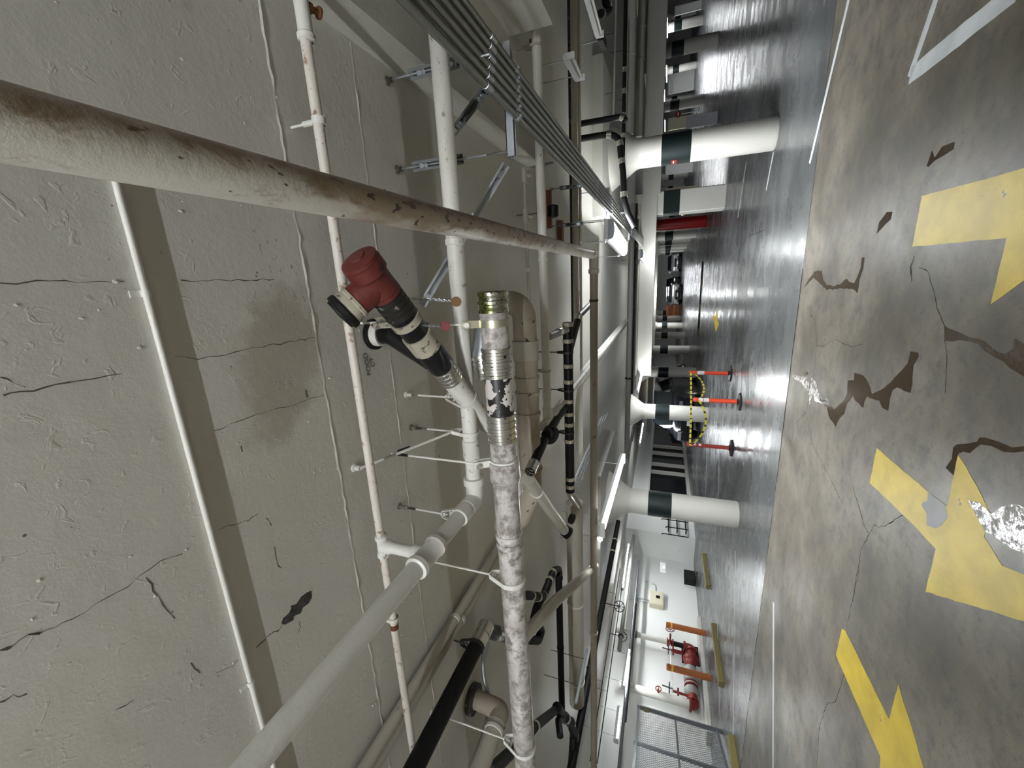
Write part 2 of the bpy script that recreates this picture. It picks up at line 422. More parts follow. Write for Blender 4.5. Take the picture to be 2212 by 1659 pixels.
ANCHOR = paint('dull_anchor_metal', (0.20, 0.18, 0.15), 0.55, 0.2, var=0.3)

FCRACK = paint('floor_crack_dark', (0.012, 0.011, 0.010), 0.8, spec=0.1)
# ---------------------------------------------------------------- lamps
def lamp(label, a, b, group='fluorescent strip lights', w_=0.13, rods=True, lit=True, two=True, pos='strip_light', drop=0.0, tm=None):
    a, b = Vector(a), Vector(b); d = (b-a).normalized(); s = d.cross(Vector((0, 0, 1))).normalized()
    t = thing(pos, label, 'light', (a+b)/2, group)
    m = MB(); h = 0.055
    prof = [(-w_/2*0.9, 0.0), (-w_/2*0.5, h), (w_/2*0.5, h), (w_/2*0.9, 0.0)]
    m.prism([a + s*x + Vector((0, 0, z)) for x, z in prof], b-a)
    for e in (a, b): m.bar(e-d*0.012-Vector((0, 0, .0)), e+d*0.012-Vector((0, 0, .0)), w_*0.9, h*1.6, (0, 0, 1))
    m.build('housing', LAMPW, t)
    n = max(1, round((b-a).length/1.3)); L = (b-a).length/n
    for i in range(n):
        for k in ((-1, 1) if two else (0,)):
            p = a + d*(L*i+0.03) + s*k*w_*0.21 + Vector((0, 0, -0.018)); q = a + d*(L*(i+1)-0.03) + s*k*w_*0.21 + Vector((0, 0, -0.018))
            MB().cyl(p, q, 0.013, 10).build('tube', (tm or TUBEM) if lit else WHITE, t)
    if rods:
        for f in (0.12, 0.88):
            p = a.lerp(b, f) + Vector((0, 0, h)); MB().cyl(p, (p.x, p.y, CEIL-drop), 0.005, 8).build('hanger_rod', GALV, t)
    return t
lamp('long lit strip light in front of the nearest left column capital', P(1345, 990, 2.21), P(1299, 1145, 2.21), w_=0.2)
lamp('short lit strip light high beside the second column of the left row', P(1386, 806, 2.3), P(1376, 849, 2.3), w_=0.22)
lamp('lit strip light hanging past the near long strip light, by the black drain', P(1294, 1158, 2.3), P(1289, 1176, 2.3))
lamp('thin lit strip light above the pump area near the white wall', PX(1358, 1405, -11.0), PX(1346, 1484, -11.0), tm=TUBEW)
lamp('lit strip light beyond the chain link fence top', PX(1339, 1530, -8.6), PX(1331, 1600, -8.6), tm=TUBEW)
lamp('lit strip light over the gap between pump area and wall jog', (-10.2, 14.2, 2.55), (-10.2, 11.8, 2.55), tm=TUBEW)
lamp('far lit strip light at the upper edge of the picture', P(1441, 36, 2.2), P(1441, 80, 2.2), w_=0.16, tm=TUBEF)
lamp('far lit strip light, just above the first one on the right', P(1434, 58, 2.25), P(1436, 94, 2.25), w_=0.16, tm=TUBEF)
lamp('far lit strip light between the round columns of the right row', P(1440, 143, 2.2), P(1440, 176, 2.2), w_=0.16, tm=TUBEF)
lamp('far lit strip light over the distant white board', P(1435, 181, 2.3), P(1435, 218, 2.3), w_=0.16, tm=TUBEF)
lamp('far lit strip light just right of the near round column', P(1436, 258, 2.3), P(1436, 283, 2.3), w_=0.16, tm=TUBEF)
lamp('distant lit strip light over the parked silver cars', (-2.6, 47, 2.5), (0.4, 47, 2.5), w_=0.16)
lamp('distant lit strip light over the aisle before the back wall', (-3.8, 37, 2.5), (-3.8, 41, 2.5), w_=0.16)
lamp('lit strip light hung behind the viewer across the aisle', (-1.7, -3.0, 2.08), (1.0, -3.0, 2.08), w_=0.2, tm=TUBED)
lamp('added unseen strip light behind the viewer over the left bay', (-6.6, -2.2, 2.2), (-4.2, -2.2, 2.2), w_=0.2)  # unseen lamp added to raise the general light near the viewer
lamp('lit strip light in the bay beside the left row of columns', (-7.4, 17.6, 2.4), (-7.4, 20.2, 2.4), w_=0.16)
lamp('added strip light hidden behind the deep right beam over the far right bays', (12.0, 37, 2.5), (14.6, 37, 2.5), w_=0.16)  # lamp added out of sight to brighten the far white partitions
lamp('added strip light hidden behind the deep right beam over the nearer right bays', (5.0, 31, 2.5), (7.6, 31, 2.5), w_=0.16)  # second lamp added behind the beam for the far partitions
lamp('lit strip light far along the middle aisle', (-1.5, 26.5, 2.45), (-1.5, 29.2, 2.45), w_=0.16)
# the two wrap-lens lamps slung under the conduit bundle
def wrap_lamp(label, a, b, w_, lm):
    a, b = Vector(a), Vector(b); d = (b-a).normalized(); s = d.cross(Vector((0, 0, 1))).normalized()
    t = thing('wraparound_light', label, 'light', (a+b)/2, 'wraparound lights under the conduits')
    m = MB(); m.prism([a + s*x + Vector((0, 0, z)) for x, z in ((-w_/2, .03), (-w_/2, .075), (w_/2, .075), (w_/2, .03))], b-a); m.build('housing', LAMPW, t)
    prof = [(-w_/2, .03), (-w_*0.48, -.01), (-w_*0.36, -.04), (-w_*0.12, -.05), (w_*0.12, -.05), (w_*0.36, -.04), (w_*0.48, -.01), (w_/2, .03)]
    MB().prism([a + d*0.10 + s*x + Vector((0, 0, z)) for x, z in prof], b-a-d*0.10).build('lens', lm, t)
    MB().prism([a + s*x + Vector((0, 0, z)) for x, z in prof], d*0.095).build('lens_end', LAMPG, t)
    for f in (0.06, 0.94):
        p = a.lerp(b, f); m = MB(); m.bar(p-s*w_*0.62+Vector((0, 0, .085)), p+s*w_*0.62+Vector((0, 0, .085)), 0.04, 0.02); m.build('strut_crossbar', STRUT, t)
        for k in (-1, 1):
            q = p+s*k*w_*0.56; MB().cyl((q.x, q.y, 2.4), (q.x, q.y, CEIL), 0.006, 8).build('hanger_rod', GALV, t)
wrap_lamp('bright clear wraparound light under the near conduit bundle', P(1318, 494, 2.33), P(1349, 536, 2.33), 0.26, LENSM)
wrap_lamp('smaller bright wraparound light further along the conduit bundle', P(1386, 548, 2.25), P(1394, 560, 2.25), 0.24, LENSF)

# ---------------------------------------------------------------- shell
def zq(ox, oy, s=3.6867): return lambda pts: [(ox+x/s, oy+y/s) for x, y in pts]
z5 = zq(1612, 450); z6 = zq(1612, 850); z7 = zq(1612, 1209)
fl = MB(); fl.box((8, 27, -0.1), (44, 72, 0.2))
def flr(pts, w_, jit=0.6):
    q = []
    for (a, b) in zip(pts[:-1], pts[1:]):
        A, B = P(*a, 0), P(*b, 0); n = max(2, int((B-A).length/0.03))
        for i in range(n):
            p = A.lerp(B, i/n); q.append(p + Vector((random.uniform(-1, 1), random.uniform(-1, 1), 0))*0.006*(i > 0))
    q.append(P(*pts[-1], 0)); fl.ribbon(q, w_*0.7, 0.0006, jit, 1)
for pts, w_ in ((z5([(1340, 380), (1310, 460), (1320, 580)]), .02), (z5([(1380, 470), (1450, 510), (1500, 680), (1520, 800), (1590, 950)]), .007),
              (z6([(890, 880), (940, 1050), (980, 1120), (1020, 1045), (1060, 1070), (1150, 1030), (1245, 970)]), .010),
              (z6([(980, 1120), (920, 1230), (870, 1500), (850, 1659)]), .007), (z6([(820, 640), (860, 780), (890, 880)]), .006), (z7([(900, 60), (850, 300), (800, 540)]), .006),
              (z7([(780, 910), (750, 1020), (710, 1130), (640, 1150), (580, 1350), (560, 1659)]), .008),
              (z6([(500, 10), (480, 150), (510, 320), (540, 440), (650, 640), (770, 880)]), .006), (z5([(510, 850), (545, 880), (560, 1050), (550, 1200), (535, 1350)]), .006),
              (z5([(560, 1095), (630, 1095), (670, 1060), (720, 1045), (780, 1080), (850, 1105), (920, 1080)]), .005),
              (z5([(1580, 1050), (1600, 1200), (1585, 1470)]), .006), (z5([(30, 220), (150, 170), (150, 330), (130, 440)]), .012), (z6([(480, 150), (400, 230), (340, 420)]), .005)):
    flr(pts, w_)
# slab joint
q = [Vector((-9 + 0.06*i, 6.19 + random.uniform(-.006, .006), 0)) for i in range(150)]
fl.ribbon(q[:100], .016, 0.0006, 0.5, 1); fl.ribbon(q[100:], .030, 0.0007, 0.3, 1)
q = [Vector((0.0 + 0.08*i, 6.19 + random.uniform(-.004, .004), 0)) for i in range(120)]; fl.ribbon(q, .010, 0.0006, 0.6, 1)
for x in (-1.5, -0.2, 0.9): pass
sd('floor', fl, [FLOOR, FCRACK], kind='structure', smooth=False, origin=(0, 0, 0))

ce = MB(); ce.box((8, 27, CEIL+0.15), (44, 72, 0.3))
def cpt(x, y): return P(x, y, CEIL)
def ceil_line(pts, w_, jit=0.7, sub=0.02, wob=0.004, mi=1):
    q = []
    for (a, b) in zip(pts[:-1], pts[1:]):
        A, B = cpt(*a), cpt(*b); n = max(2, int((B-A).length/sub))
        for i in range(n): q.append(A.lerp(B, i/n) + Vector((random.uniform(-1, 1), random.uniform(-1, 1), 0))*wob*(i > 0))
    q.append(cpt(*pts[-1])); ce.ribbon([p for p in reversed(q)], w_*0.6, -0.0006, jit, mi)
zb = zq(0, 1059, 2.765); zc = zq(0, 500, 2.765)
for pts, w_ in ((zc([(0, 870), (80, 905), (150, 930)]), .003), (zc([(20, 980), (130, 955), (270, 930), (420, 900)]), .005), (zc([(420, 900), (560, 880), (730, 850)]), .003),
              (zc([(1040, 745), (1180, 765), (1300, 745), (1450, 710), (1700, 665), (1880, 632)]), .004), (zc([(1280, 1190), (1500, 1105), (1700, 1050), (1930, 975)]), .003),
              (zc([(0, 308), (300, 295), (740, 298)]), .003), (zc([(1080, 290), (1200, 295), (1640, 285)]), .004),
              (zb([(0, 955), (70, 935), (170, 860), (240, 855), (330, 820), (430, 770), (640, 640), (760, 580), (840, 505), (960, 420), (1090, 380)]), .003),
              (zb([(0, 955), (70, 935)]), .010), (zb([(165, 862), (240, 855)]), .008), (zb([(0, 1265), (80, 1220), (160, 1215)]), .006),
              (zb([(870, 520), (950, 640), (1000, 720), (1045, 765)]), .004), (zb([(1300, 240), (1360, 210), (1440, 195), (1480, 185), (1540, 140)]), .003),
              (zb([(1690, 795), (1660, 840), (1610, 862), (1585, 890), (1530, 940)]), .006), (zb([(1425, 1010), (1390, 1050), (1290, 1090)]), .005),
              (zb([(1140, 1030), (1165, 1070), (1195, 1092)]), .005), (zb([(1640, 335), (1655, 430), (1680, 465)]), .005), (zb([(690, 1310), (760, 1280), (800, 1255)]), .004),
              (zb([(1790, 780), (1795, 820), (1780, 850)]), .004), (zb([(1590, 165), (1620, 210)]), .005), (zc([(1825, 945), (1835, 990)]), .012), (zc([(1440, 1280), (1448, 1315)]), .007)):
    ceil_line(pts, w_)
# the spalled hole
hole = [cpt(*p) for p in zb([(1858, 600), (1862, 640), (1842, 675), (1808, 700), (1795, 735), (1752, 752), (1752, 775), (1700, 803), (1680, 795), (1690, 765), (1725, 735), (1740, 705), (1735, 690), (1770, 680), (1800, 635), (1830, 612)])]
ce.prism(hole, (0, 0, -0.0012), 2)
# board-mark ridges across the soffit
def ridge(y, x0, x1, h, jit):
    n = int((x1-x0)/0.03); vv = []; ff = []
    for i in range(n+1):
        x = x0+(x1-x0)*i/n; yy = y + random.uniform(-1, 1)*jit; hh = h*random.uniform(0.1, 1.2)
        vv += [(x, yy-0.006, CEIL), (x, yy, CEIL-hh), (x, yy+0.006, CEIL)]
    for i in range(n):
        a = 3*i; ff += [(a, a+1, a+4, a+3), (a+1, a+2, a+5, a+4)]
    ce.add(vv, ff, 0)
ridge(1.15, -3.5, 1.5, 0.004, 0.004); ridge(1.562, -4.0, 0.93, 0.003, 0.002)
# trowelled lip along the brown pipe's run
for k in range(46):
    x = 0.30 + random.uniform(-.03, .03); y = 0.3 + random.random()*0.9
    ce.ball((x, y, CEIL+0.002), random.uniform(.004, .010), 8, (1, 1.6, .8))
for k in range(150):
    ce.ball((random.uniform(-2.2, 1.2), random.uniform(0.25, 1.6), CEIL+0.0015), random.uniform(.002, .006), 6, (1, random.uniform(.8, 1.8), 1))
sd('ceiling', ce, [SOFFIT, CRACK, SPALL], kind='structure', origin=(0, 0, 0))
def wall(name, lo, hi, m=WALLW): return sd(name, MB().bb(lo, hi), m, kind='structure', smooth=False)
wall('wall_back', (-13, 60, 0), (30, 60.2, CEIL))
wall('wall_right', (29.8, -8, 0), (30, 60, CEIL))
wall('wall_front', (-13, -8.2, 0), (30, -8, CEIL))
wl = MB(); wl.bb((-12.3, -8, 0), (-12.1, 16.3, CEIL)); wl.bb((-12.3, 16.3, 0), (-10.85, 18.9, CEIL)); wl.bb((-12.3, 18.9, 2.0), (-10.85, 33, CEIL)); wl.bb((-12.3, 33, 0), (-10.85, 60, CEIL)); wl.bb((-13.2, 18.9, 0), (-13.0, 33, 2.0))
sd('wall_left', wl, WALLW, kind='structure', smooth=False)
bs = MB(); bs.bb((-12.1, 9.0, 0), (-11.62, 12.9, 0.11)); sd('trim_1', bs, BEAMM, kind='structure', smooth=False)
# concrete beams
sd('concrete_beam', MB().bb((-3.55, 14.7, 1.96), (2.35, 15.2, 2.44)), BEAMM, 'pale beam running left from the square banded column', 'beam', smooth=False)
sd('concrete_beam', MB().bb((2.35, 14.7, 1.87), (22, 15.2, 2.40)), BEAMM, 'deep pale beam running right from the square banded column', 'beam', smooth=False)
sd('concrete_beam', MB().bb((-10.8, 28.3, 2.12), (29, 28.7, 2.45)), BEAMM, 'distant pale cross beam beyond the third row of columns', 'beam', smooth=False)
# ---------------------------------------------------------------- columns with drop panels
tn = 2
def drop_panel(x, y, s=1.16, sy=1.25):
    global tn
    m = MB(); m.bb((x-s, y-sy, CEIL-0.16), (x+s, y+sy, CEIL+0.02)); sd('trim_%d' % tn, m, SOFFIT2, kind='structure', smooth=False); tn += 1
ORD = ['nearest', 'second', 'third', 'fourth', 'fifth', 'sixth', 'seventh', 'eighth']
def column(x, y, label, r=0.265, square=False, red=False):
    t = thing('concrete_column', label, 'column', (x, y, 0), 'banded concrete columns' if not red else None)
    band = (1.285, 1.765); top = CEIL-0.16
    if square:
        h = r
        for nm, z0, z1, m, e in (('shaft', 0, top, COLW, 0), ('painted_band', band[0], band[1], COLD, .003)):
            q = MB(); c = 0.02; k = h+e
            q.prism([(x-k+c, y-k, z0), (x+k-c, y-k, z0), (x+k, y-k+c, z0), (x+k, y+k-c, z0), (x+k-c, y+k, z0), (x-k+c, y+k, z0), (x-k, y+k-c, z0), (x-k, y-k+c, z0)], (0, 0, z1-z0)); q.build(nm, m, t)
    else:
        MB().lathe((x, y, 0), (0, 0, 1), [(r*0.97, 0), (r, 0.02), (r, 2.14)], 40).build('shaft', COLR if red else COLW, t)
        MB().lathe((x, y, 0), (0, 0, 1), [(r, 2.14), (r+0.015, 2.2), (r+0.33, top)], 40).build('capital', COLW, t)
        if not red: MB().ring((x, y, sum(band)/2), (0, 0, 1), r+0.003, r-0.01, band[1]-band[0], 40).build('painted_band', COLD, t)
    return t
YS = [8.6+6.5*j for j in range(8)]
for X, nm, js in ((-5.0, 'left row', range(8)), (2.1, 'middle row', range(8)), (9.1, 'right row', range(1, 8)), (15.9, 'outer right row', range(3, 8)), (22.7, 'outermost right row', range(5, 8))):
    for j in js:
        y = YS[j]
        if j < 5: drop_panel(X, y)
        sq = (X == 2.1 and j == 1); red = (X == 2.1 and j == 2)
        lab = '%s column of the %s, round and white with a dark band' % (ORD[j], nm)
        if X == -5 and j == 0: lab = 'nearest left column, round and white with a dark band and flared top behind the long light'
        if X == 2.1 and j == 0: lab = 'large nearby round white column with dark band and scuffed foot'
        if sq: lab = 'square white column with a dark band under the beam ends'
        if red: lab = 'red painted column behind the square banded column'
        column(X, y, lab, 0.34 if sq else (0.25 if X == 2.1 and j == 0 else 0.275), sq, red)
# the column whose capital block and drop panel reach into the picture's upper right
drop_panel(2.1, 2.35, 1.16, 1.46)
sd('capital_block', MB().bb((1.55, 1.2, 2.34), (2.65, 3.0, CEIL-0.16)), SOFFIT2, 'pale concrete capital block above the conduit bundle, cut by the picture edge', 'capital', smooth=False)
# ---------------------------------------------------------------- pipes
def mk_coupling(t, p, d, r, style, m=None, nm=None):
    q = MB(); p = Vector(p)
    if style == 'ring':
        q.lathe(p, d, [(r, -.014), (r*1.10, -.012), (r*1.13, 0), (r*1.10, .012), (r, .014)], 24, caps=False); q.build(nm or 'coupling', m or WHITE, t)
    elif style == 'bell':
        q.lathe(p, d, [(r, -.05), (r*1.16, -.045), (r*1.2, -.03), (r*1.16, -.012), (r*1.16, .012), (r*1.2, .03), (r*1.16, .045), (r, .05)], 24, caps=False); q.build(nm or 'coupling', m or WHITE, t)
    elif style == 'groove':
        q.lathe(p, d, [(r, -.026), (r*1.25, -.024), (r*1.30, -.012), (r*1.30, .012), (r*1.25, .024), (r, .026)], 24, caps=False)
        u, v = frame(Vector(d))
        for k in (-1, 1):
            q.bar(p+u*k*r*1.15-Vector(d).normalized()*.016, p+u*k*r*1.15+Vector(d).normalized()*.016, r*0.9, r*0.5, v)
            q.cyl(p+u*k*r*1.5-v*r*.5, p+u*k*r*1.5+v*r*.5, .006, 8)
        q.build(nm or 'grooved_coupling', m or WHITE, t)
    elif style == 'steel':
        L = max(.045, r*0.95); pr = [(r, -L)]
        for i in range(5):
            a = -L + 2*L*i/4
            pr += [(r*1.05, a-.009+.001), (r*1.11, a-.006), (r*1.11, a+.006), (r*1.05, a+.009)]
        pr += [(r, L+.012)]
        q.lathe(p, d, [(x, max(-L-.011, min(L+.011, y))) for x, y in pr], 28, caps=False); u, v = frame(Vector(d))
        for i in range(4):
            c = p + Vector(d).normalized()*(-L+2*L*i/3) + u*r*1.12; q.bar(c-v*.014, c+v*.014, .012, .010, u)
        q.build(nm or 'band_coupling', m or STEEL, t)
    elif style == 'band':
        q.lathe(p, d, [(r, -.019), (r*1.12, -.017), (r*1.12, .017), (r, .019)], 24, caps=False); q.build(nm or 'joint_band', m or CREAMR, t)
    elif style == 'hub':
        L = max(.03, r*0.8)
        q.lathe(p, d, [(r, -L), (r*1.14, -L), (r*1.14, L), (r, L)], 24, caps=False); q.build(nm or 'joint_band', m or CREAMR, t)
def pipe(name, label, cat, m, r, pts, cps=(), group=None, fil=None, n=20, cm=None, loc=None):
    pts = [Vector(p) for p in pts]
    t = thing(name, label, cat, loc or pts[0], group)
    MB().tube(pts, r, n, fil).build('pipe' if name != 'pipe' else 'tube', m, t)
    pl = fillet(pts, r*3 if fil is None else fil)
    for c in cps:
        p, d = near(pl, c[0], c[1]); mk_coupling(t, p, d, r, c[2], c[3] if len(c) > 3 else cm)
    t['poly'] = 0; del t['poly']
    return t, pl
def hanger(label, p, axis, r, m=None, zc=CEIL, style='clevis', group=None, rod_r=.005, sleeve=False):
    """clevis hanger: band round the pipe, yoke, nut and a threaded rod up to the slab"""
    m = m or WHITE; p = Vector(p); a = Vector(axis).normalized(); s = a.cross(Vector((0, 0, 1))).normalized()
    t = thing('pipe_hanger', label, 'hanger', (p.x, p.y, zc), group); up = Vector((0, 0, 1))
    top = p + up*(r+.055)
    q = MB(); w_ = max(.018, r*.42); R = r+.0025; N = 28; vv = []
    for i in range(N+1):                                  # U-shaped strap
        th = math.pi + math.pi*i/N; vv.append(p + s*math.cos(th)*R + up*math.sin(th)*R)
    vv = [top + s*-.016, p + s*-R + up*r*.35] + vv + [p + s*R + up*r*.35, top + s*.016]
    for A, B in zip(vv[:-1], vv[1:]):
        dd = (B-A).normalized(); nrm = dd.cross(a).normalized()
        q.bar(A-dd*.001, B+dd*.001, w_, .004, nrm)
    q.bar(top-s*.018, top+s*.018, w_, .004, up); q.build('clevis', m, t)
    q = MB(); q.lathe(top, up, [(.011, -.004), (.011, .008)], 6); q.lathe(top-up*.014, up, [(.011, -.004), (.011, .006)], 6)
    q.cyl(p + s*-.024 + up*(r+.012), p + s*.024 + up*(r+.012), .0055, 8); q.build('bolt', m, t)
    MB().cyl(top-up*.03, (top.x, top.y, zc), rod_r, 10).build('rod', m, t)
    q = MB(); q.lathe((top.x, top.y, zc), -up, [(.016, 0), (.016, .006), (.009, .008), (.009, .045)], 12); q.build('ceiling_anchor', ANCHOR if sleeve else m, t)
    if sleeve: MB().cyl((top.x, top.y, zc-.10), (top.x, top.y, zc-.05), rod_r*1.25, 10).build('bare_thread', ANCHOR, t)
    return t
# --- the big stained pipe overhead and the long cross pipe it drops into
ZB = 2.33; XB = 0.205; YL = 4.56
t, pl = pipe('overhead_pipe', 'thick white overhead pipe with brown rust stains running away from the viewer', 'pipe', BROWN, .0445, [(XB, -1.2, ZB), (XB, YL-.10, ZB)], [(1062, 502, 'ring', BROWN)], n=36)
q = MB(); q.tube([(XB, YL-.12, ZB), (XB, YL, ZB), (XB-.14, YL, ZB)], .049, 24, .09, seg=10); q.build('elbow', BEIGE, t)
mk_coupling(t, (XB-.17, YL, ZB), (1, 0, 0), .0445, 'groove', BEIGE)
lx = [Vector((XB-.12, YL, ZB)), Vector((-9.5, YL-.10, ZB-.02))]
pipe('cross_pipe', 'long thin tan pipe crossing the whole picture, joined to the rust stained pipe', 'pipe', TAN, .0445, lx, [(1284, 660, 'ring', OLDIRON), (1283, 1160, 'ring', TAN), (1281, 1374, 'groove', TAN)], n=20)
# --- white riser run: cross pipe, elbow, return towards the viewer
ZW = 2.46; YW = 1.652; XW = -1.066; RW = .0368
t, pl = pipe('drain_pipe', 'bright white speckled pipe crossing under the ceiling behind the stained pipe', 'pipe', DIRTY, RW, [(1.5, YW, ZW), (XW+.085, YW, ZW)], [(978, 515, 'ring', DIRTY), (1012, 965, 'bell', DIRTY)], n=28)
q = MB(); q.tube([(XW+.11, YW, ZW), (XW, YW, ZW), (XW, YW-.10, ZW)], RW*1.17, 24, .06, seg=10)
q.lathe((XW+.10, YW, ZW), (1, 0, 0), [(RW, -.02), (RW*1.42, -.018), (RW*1.42, .018), (RW, .02)], 28); q.build('elbow', WHITE, t)
t, pl = pipe('return_pipe', 'smooth white pipe running from the elbow down to the lower left of the picture', 'pipe', WHITE, RW, [(XW, YW-.08, ZW), (XW, -0.9, ZW)], [(1001, 1096, 'ring'), (985, 1112, 'ring')], n=28)
mk_coupling(t, (XW, 1.50, ZW), (0, 1, 0), RW*1.05, 'hub', WHITE, 'collar')
q = MB(); q.lathe((XW, 1.19, ZW), (0, 1, 0), [(RW, -.085), (RW*1.28, -.08), (RW*1.32, -.06), (RW*1.14, -.05), (RW*1.14, .05), (RW*1.32, .06), (RW*1.28, .08), (RW, .085)], 28, caps=False); q.build('tee', WHITE, t)
ZS = 2.68; YS0 = 1.195; RS = .017
q = MB(); q.lathe((XW, YS0, ZW+RW), (0, 0, 1), [(RS*1.9, -.02), (RS*1.9, .03), (RS*1.45, .036), (RS*1.4, .13), (RS*1.75, .14), (RS*1.75, ZS-ZW-RW)], 20); q.build('riser', WHITE, t)
# --- slim sprinkler line
t, pl = pipe('sprinkler_line', 'slim white pipe with tee fittings hung close under the ceiling', 'pipe', RUSTY, RS, [(0.98, YS0-.005, ZS), (-4.2, YS0, ZS)], [(848, 1352, 'ring', RUSTBROWN)], n=18)
for x, L in ((0.83, .085), (XW, .055), (-2.36, .045)):
    q = MB(); q.lathe((x, YS0, ZS), (1, 0, 0), [(RS, -L), (RS*1.55, -L+.006), (RS*1.6, -L+.02), (RS*1.3, -L+.026), (RS*1.3, L-.026), (RS*1.6, L-.02), (RS*1.55, L-.006), (RS, L)], 20, caps=False); q.build('tee', WHITE, t)
for x in (0.845, -2.36):
    q = MB(); q.lathe((x, YS0+RS, ZS-.005), (0, 1, -.25), [(.016, 0), (.016, .012), (.010, .014), (.009, .034), (.018, .036), (.018, .042)], 12); q.build('sprinkler_head', RUSTBROWN, t)
q = MB(); q.tube([(0.9, YS0-.005, ZS), (0.985, YS0-.005, ZS), (0.985, YS0-.07, ZS)], RS*1.25, 16, .03); q.build('elbow', WHITE, t)
x0 = P(690, 262, ZS).x
t2 = thing('pipe_hanger', 'little white strap hanger on the slim pipe near the top of the picture', 'hanger', (x0, YS0, CEIL))
MB().ring((x0, YS0, ZS), (1, 0, 0), RS+.005, RS, .022, 20).build('band', WHITE, t2)
MB().cyl((x0, YS0, ZS+RS), (x0, YS0, ZS+.065), .009, 10).build('boss', WHITE, t2)
MB().cyl((x0, YS0, ZS+.06), (x0, YS0, CEIL), .004, 8).build('rod', WHITE, t2)
x1 = P(843, 1345, ZS).x
hanger('white strap hanger on the slim pipe just past the smooth white pipe', (x1, YS0, ZS), (1, 0, 0), RS)
# --- slim conduit clipped to the slab
RC = .0078; YC = .646
t, pl = pipe('ceiling_conduit', 'slim white conduit clipped flat against the ceiling at the left', 'conduit', WHITE, RC, [(0.36, YC, CEIL-RC-.001), (-2.6, YC, CEIL-RC-.001)], n=14)
for py in (635, 1480):
    x = xline(300, 635, CEIL, py, py)[0].x
    q = MB(); q.ring((x, YC, CEIL-RC-.001), (1, 0, 0), RC+.0025, RC, .016, 16); q.bb((x-.008, YC-.030, CEIL-.003), (x+.008, YC-RC*.6, CEIL)); q.build('clip', WHITE, t)
# --- rods and hangers of the white pipe
xh = P(1000, 948, ZW).x
hanger('white clevis hanger on the bright white pipe just before its elbow', (xh, YW, ZW), (1, 0, 0), RW, DIRTY, sleeve=True)
xh2 = near([Vector((XW, 1.6, ZW)), Vector((XW, .4, ZW))], 985, 1112)[0]
hanger('white clevis hanger on the smooth white pipe next to the elbow', xh2, (0, 1, 0), RW, WHITE, sleeve=True)
a = P(765, 1010, CEIL); b = Vector((xh, YW, ZW+.09))
t = thing('sway_brace', 'thin slanting brace rod from a ceiling bolt to the bright white pipe', 'brace', a)
MB().tube([a - Vector((0, 0, .03)), b], .0062, 10).build('rod', WHITE, t)
p = a.lerp(b, .40); MB().cyl(p, a.lerp(b, .52), .0075, 10).build('bare_thread', OLDIRON, t)
q = MB(); q.lathe(a, (0, 0, -1), [(.019, 0), (.019, .006), (.011, .010), (.011, .032)], 8); q.build('bolt', WHITE, t)
# --- mottled cast-iron drain in the middle
ZM = 2.25; RM = .0575
m0 = P(1064, 676, ZM); YM = m0.y + .01; ml = Vector((-3.4, YM-.02, ZM-.045))
line = [Vector((m0.x, YM, ZM)), ml]
def on(px, py): return near(line, px, py)[0]
dM = (ml-line[0]).normalized()
pA, pB = on(1080, 806), on(1085, 905)
t = thing('cast_iron_drain', 'mottled white cast iron drain pipe with an open banded end in the middle', 'pipe', line[0])
MB().tube([line[0], pA], RM, 32).build('pipe', SPOT, t)
MB().tube([pA, pB], RM*1.01, 32).build('peeling_section', PEEL, t)
MB().tube([pB, ml], RM, 32).build('pipe', SPOT, t)
for (px, py, st, m) in ((1079, 789, 'steel', STEEL), (1086, 930, 'steel', STEEL), (1098, 1160, 'ring', SPOT), (1096, 1022, 'bell', SPOT), (1098, 1172, 'ring', SPOT)):
    mk_coupling(t, on(px, py), dM, RM, st, m)
e0 = on(1064, 634); dd = dM
p0 = line[0] - dM*.085
q = MB(); q.lathe(p0, dM, [(RM*.99, 0), (RM*1.12, .004), (RM*1.13, .016), (RM*1.06, .022), (RM*1.06, .034), (RM*1.12, .038), (RM*1.12, .05), (RM*1.06, .054), (RM*1.06, .068), (RM*1.1, .072), (RM*1.1, .084), (RM*1.02, .0845)], 36, caps=False)
q.lathe(p0 + dM*.004, dM, [(RM*.99, 0), (.001, .001)], 36, caps=False)
q.build('open_end_sleeve', GREENSTEEL, t)
def band_clamp(label, p, m, side, zc, up_len=.055):
    """two-bolt riser clamp with an ear on the upper left"""
    t = thing('pipe_clamp', label, 'clamp', p)
    q = MB(); q.ring(p, dM, RM+.005, RM, .030, 32)
    q.build('band', m, t)
    u = Vector((0, -.55, .83)).normalized(); e = Vector(p)+u*RM
    q = MB(); q.bar(e - u*.01, e + u*.075, .030, .006, dM.cross(u)); e2 = e + Vector((0, .028, .012))
    q.bar(e2 - u*.01, e2 + u*.075, .030, .006, dM.cross(u)); q.build('ear', m, t)
    q = MB(); b0 = e + u*.055; w = (e2-e).normalized(); q.cyl(b0 - w*.012, b0 + w*.045, .006, 8); q.lathe(b0 - w*.012, -w, [(.012, 0), (.012, .009)], 6); q.build('bolt', STEEL, t)
    top = e + u*.06 + w*.015
    MB().cyl(top, (top.x, top.y, zc), .005, 10).build('rod', WHITE, t)
    MB().cyl((top.x, top.y, zc-.09), (top.x, top.y, zc-.03), .0065, 10).build('bare_thread', OLDIRON, t)
    return t
band_clamp('brassy band clamp with bolted ear near the open end of the mottled drain', on(1068, 691), BRASSY, -1, CEIL)
band_clamp('white painted band clamp with bolted ear midway along the mottled drain', on(1088, 1002), WHITE, -1, CEIL)
hanger('white clevis hanger on the mottled drain below its ribbed joint', on(1102, 1250), dM, RM, WHITE)
hanger('white clevis hanger on the mottled drain near the bottom edge of the picture', on(1130, 1612), dM, RM, WHITE)
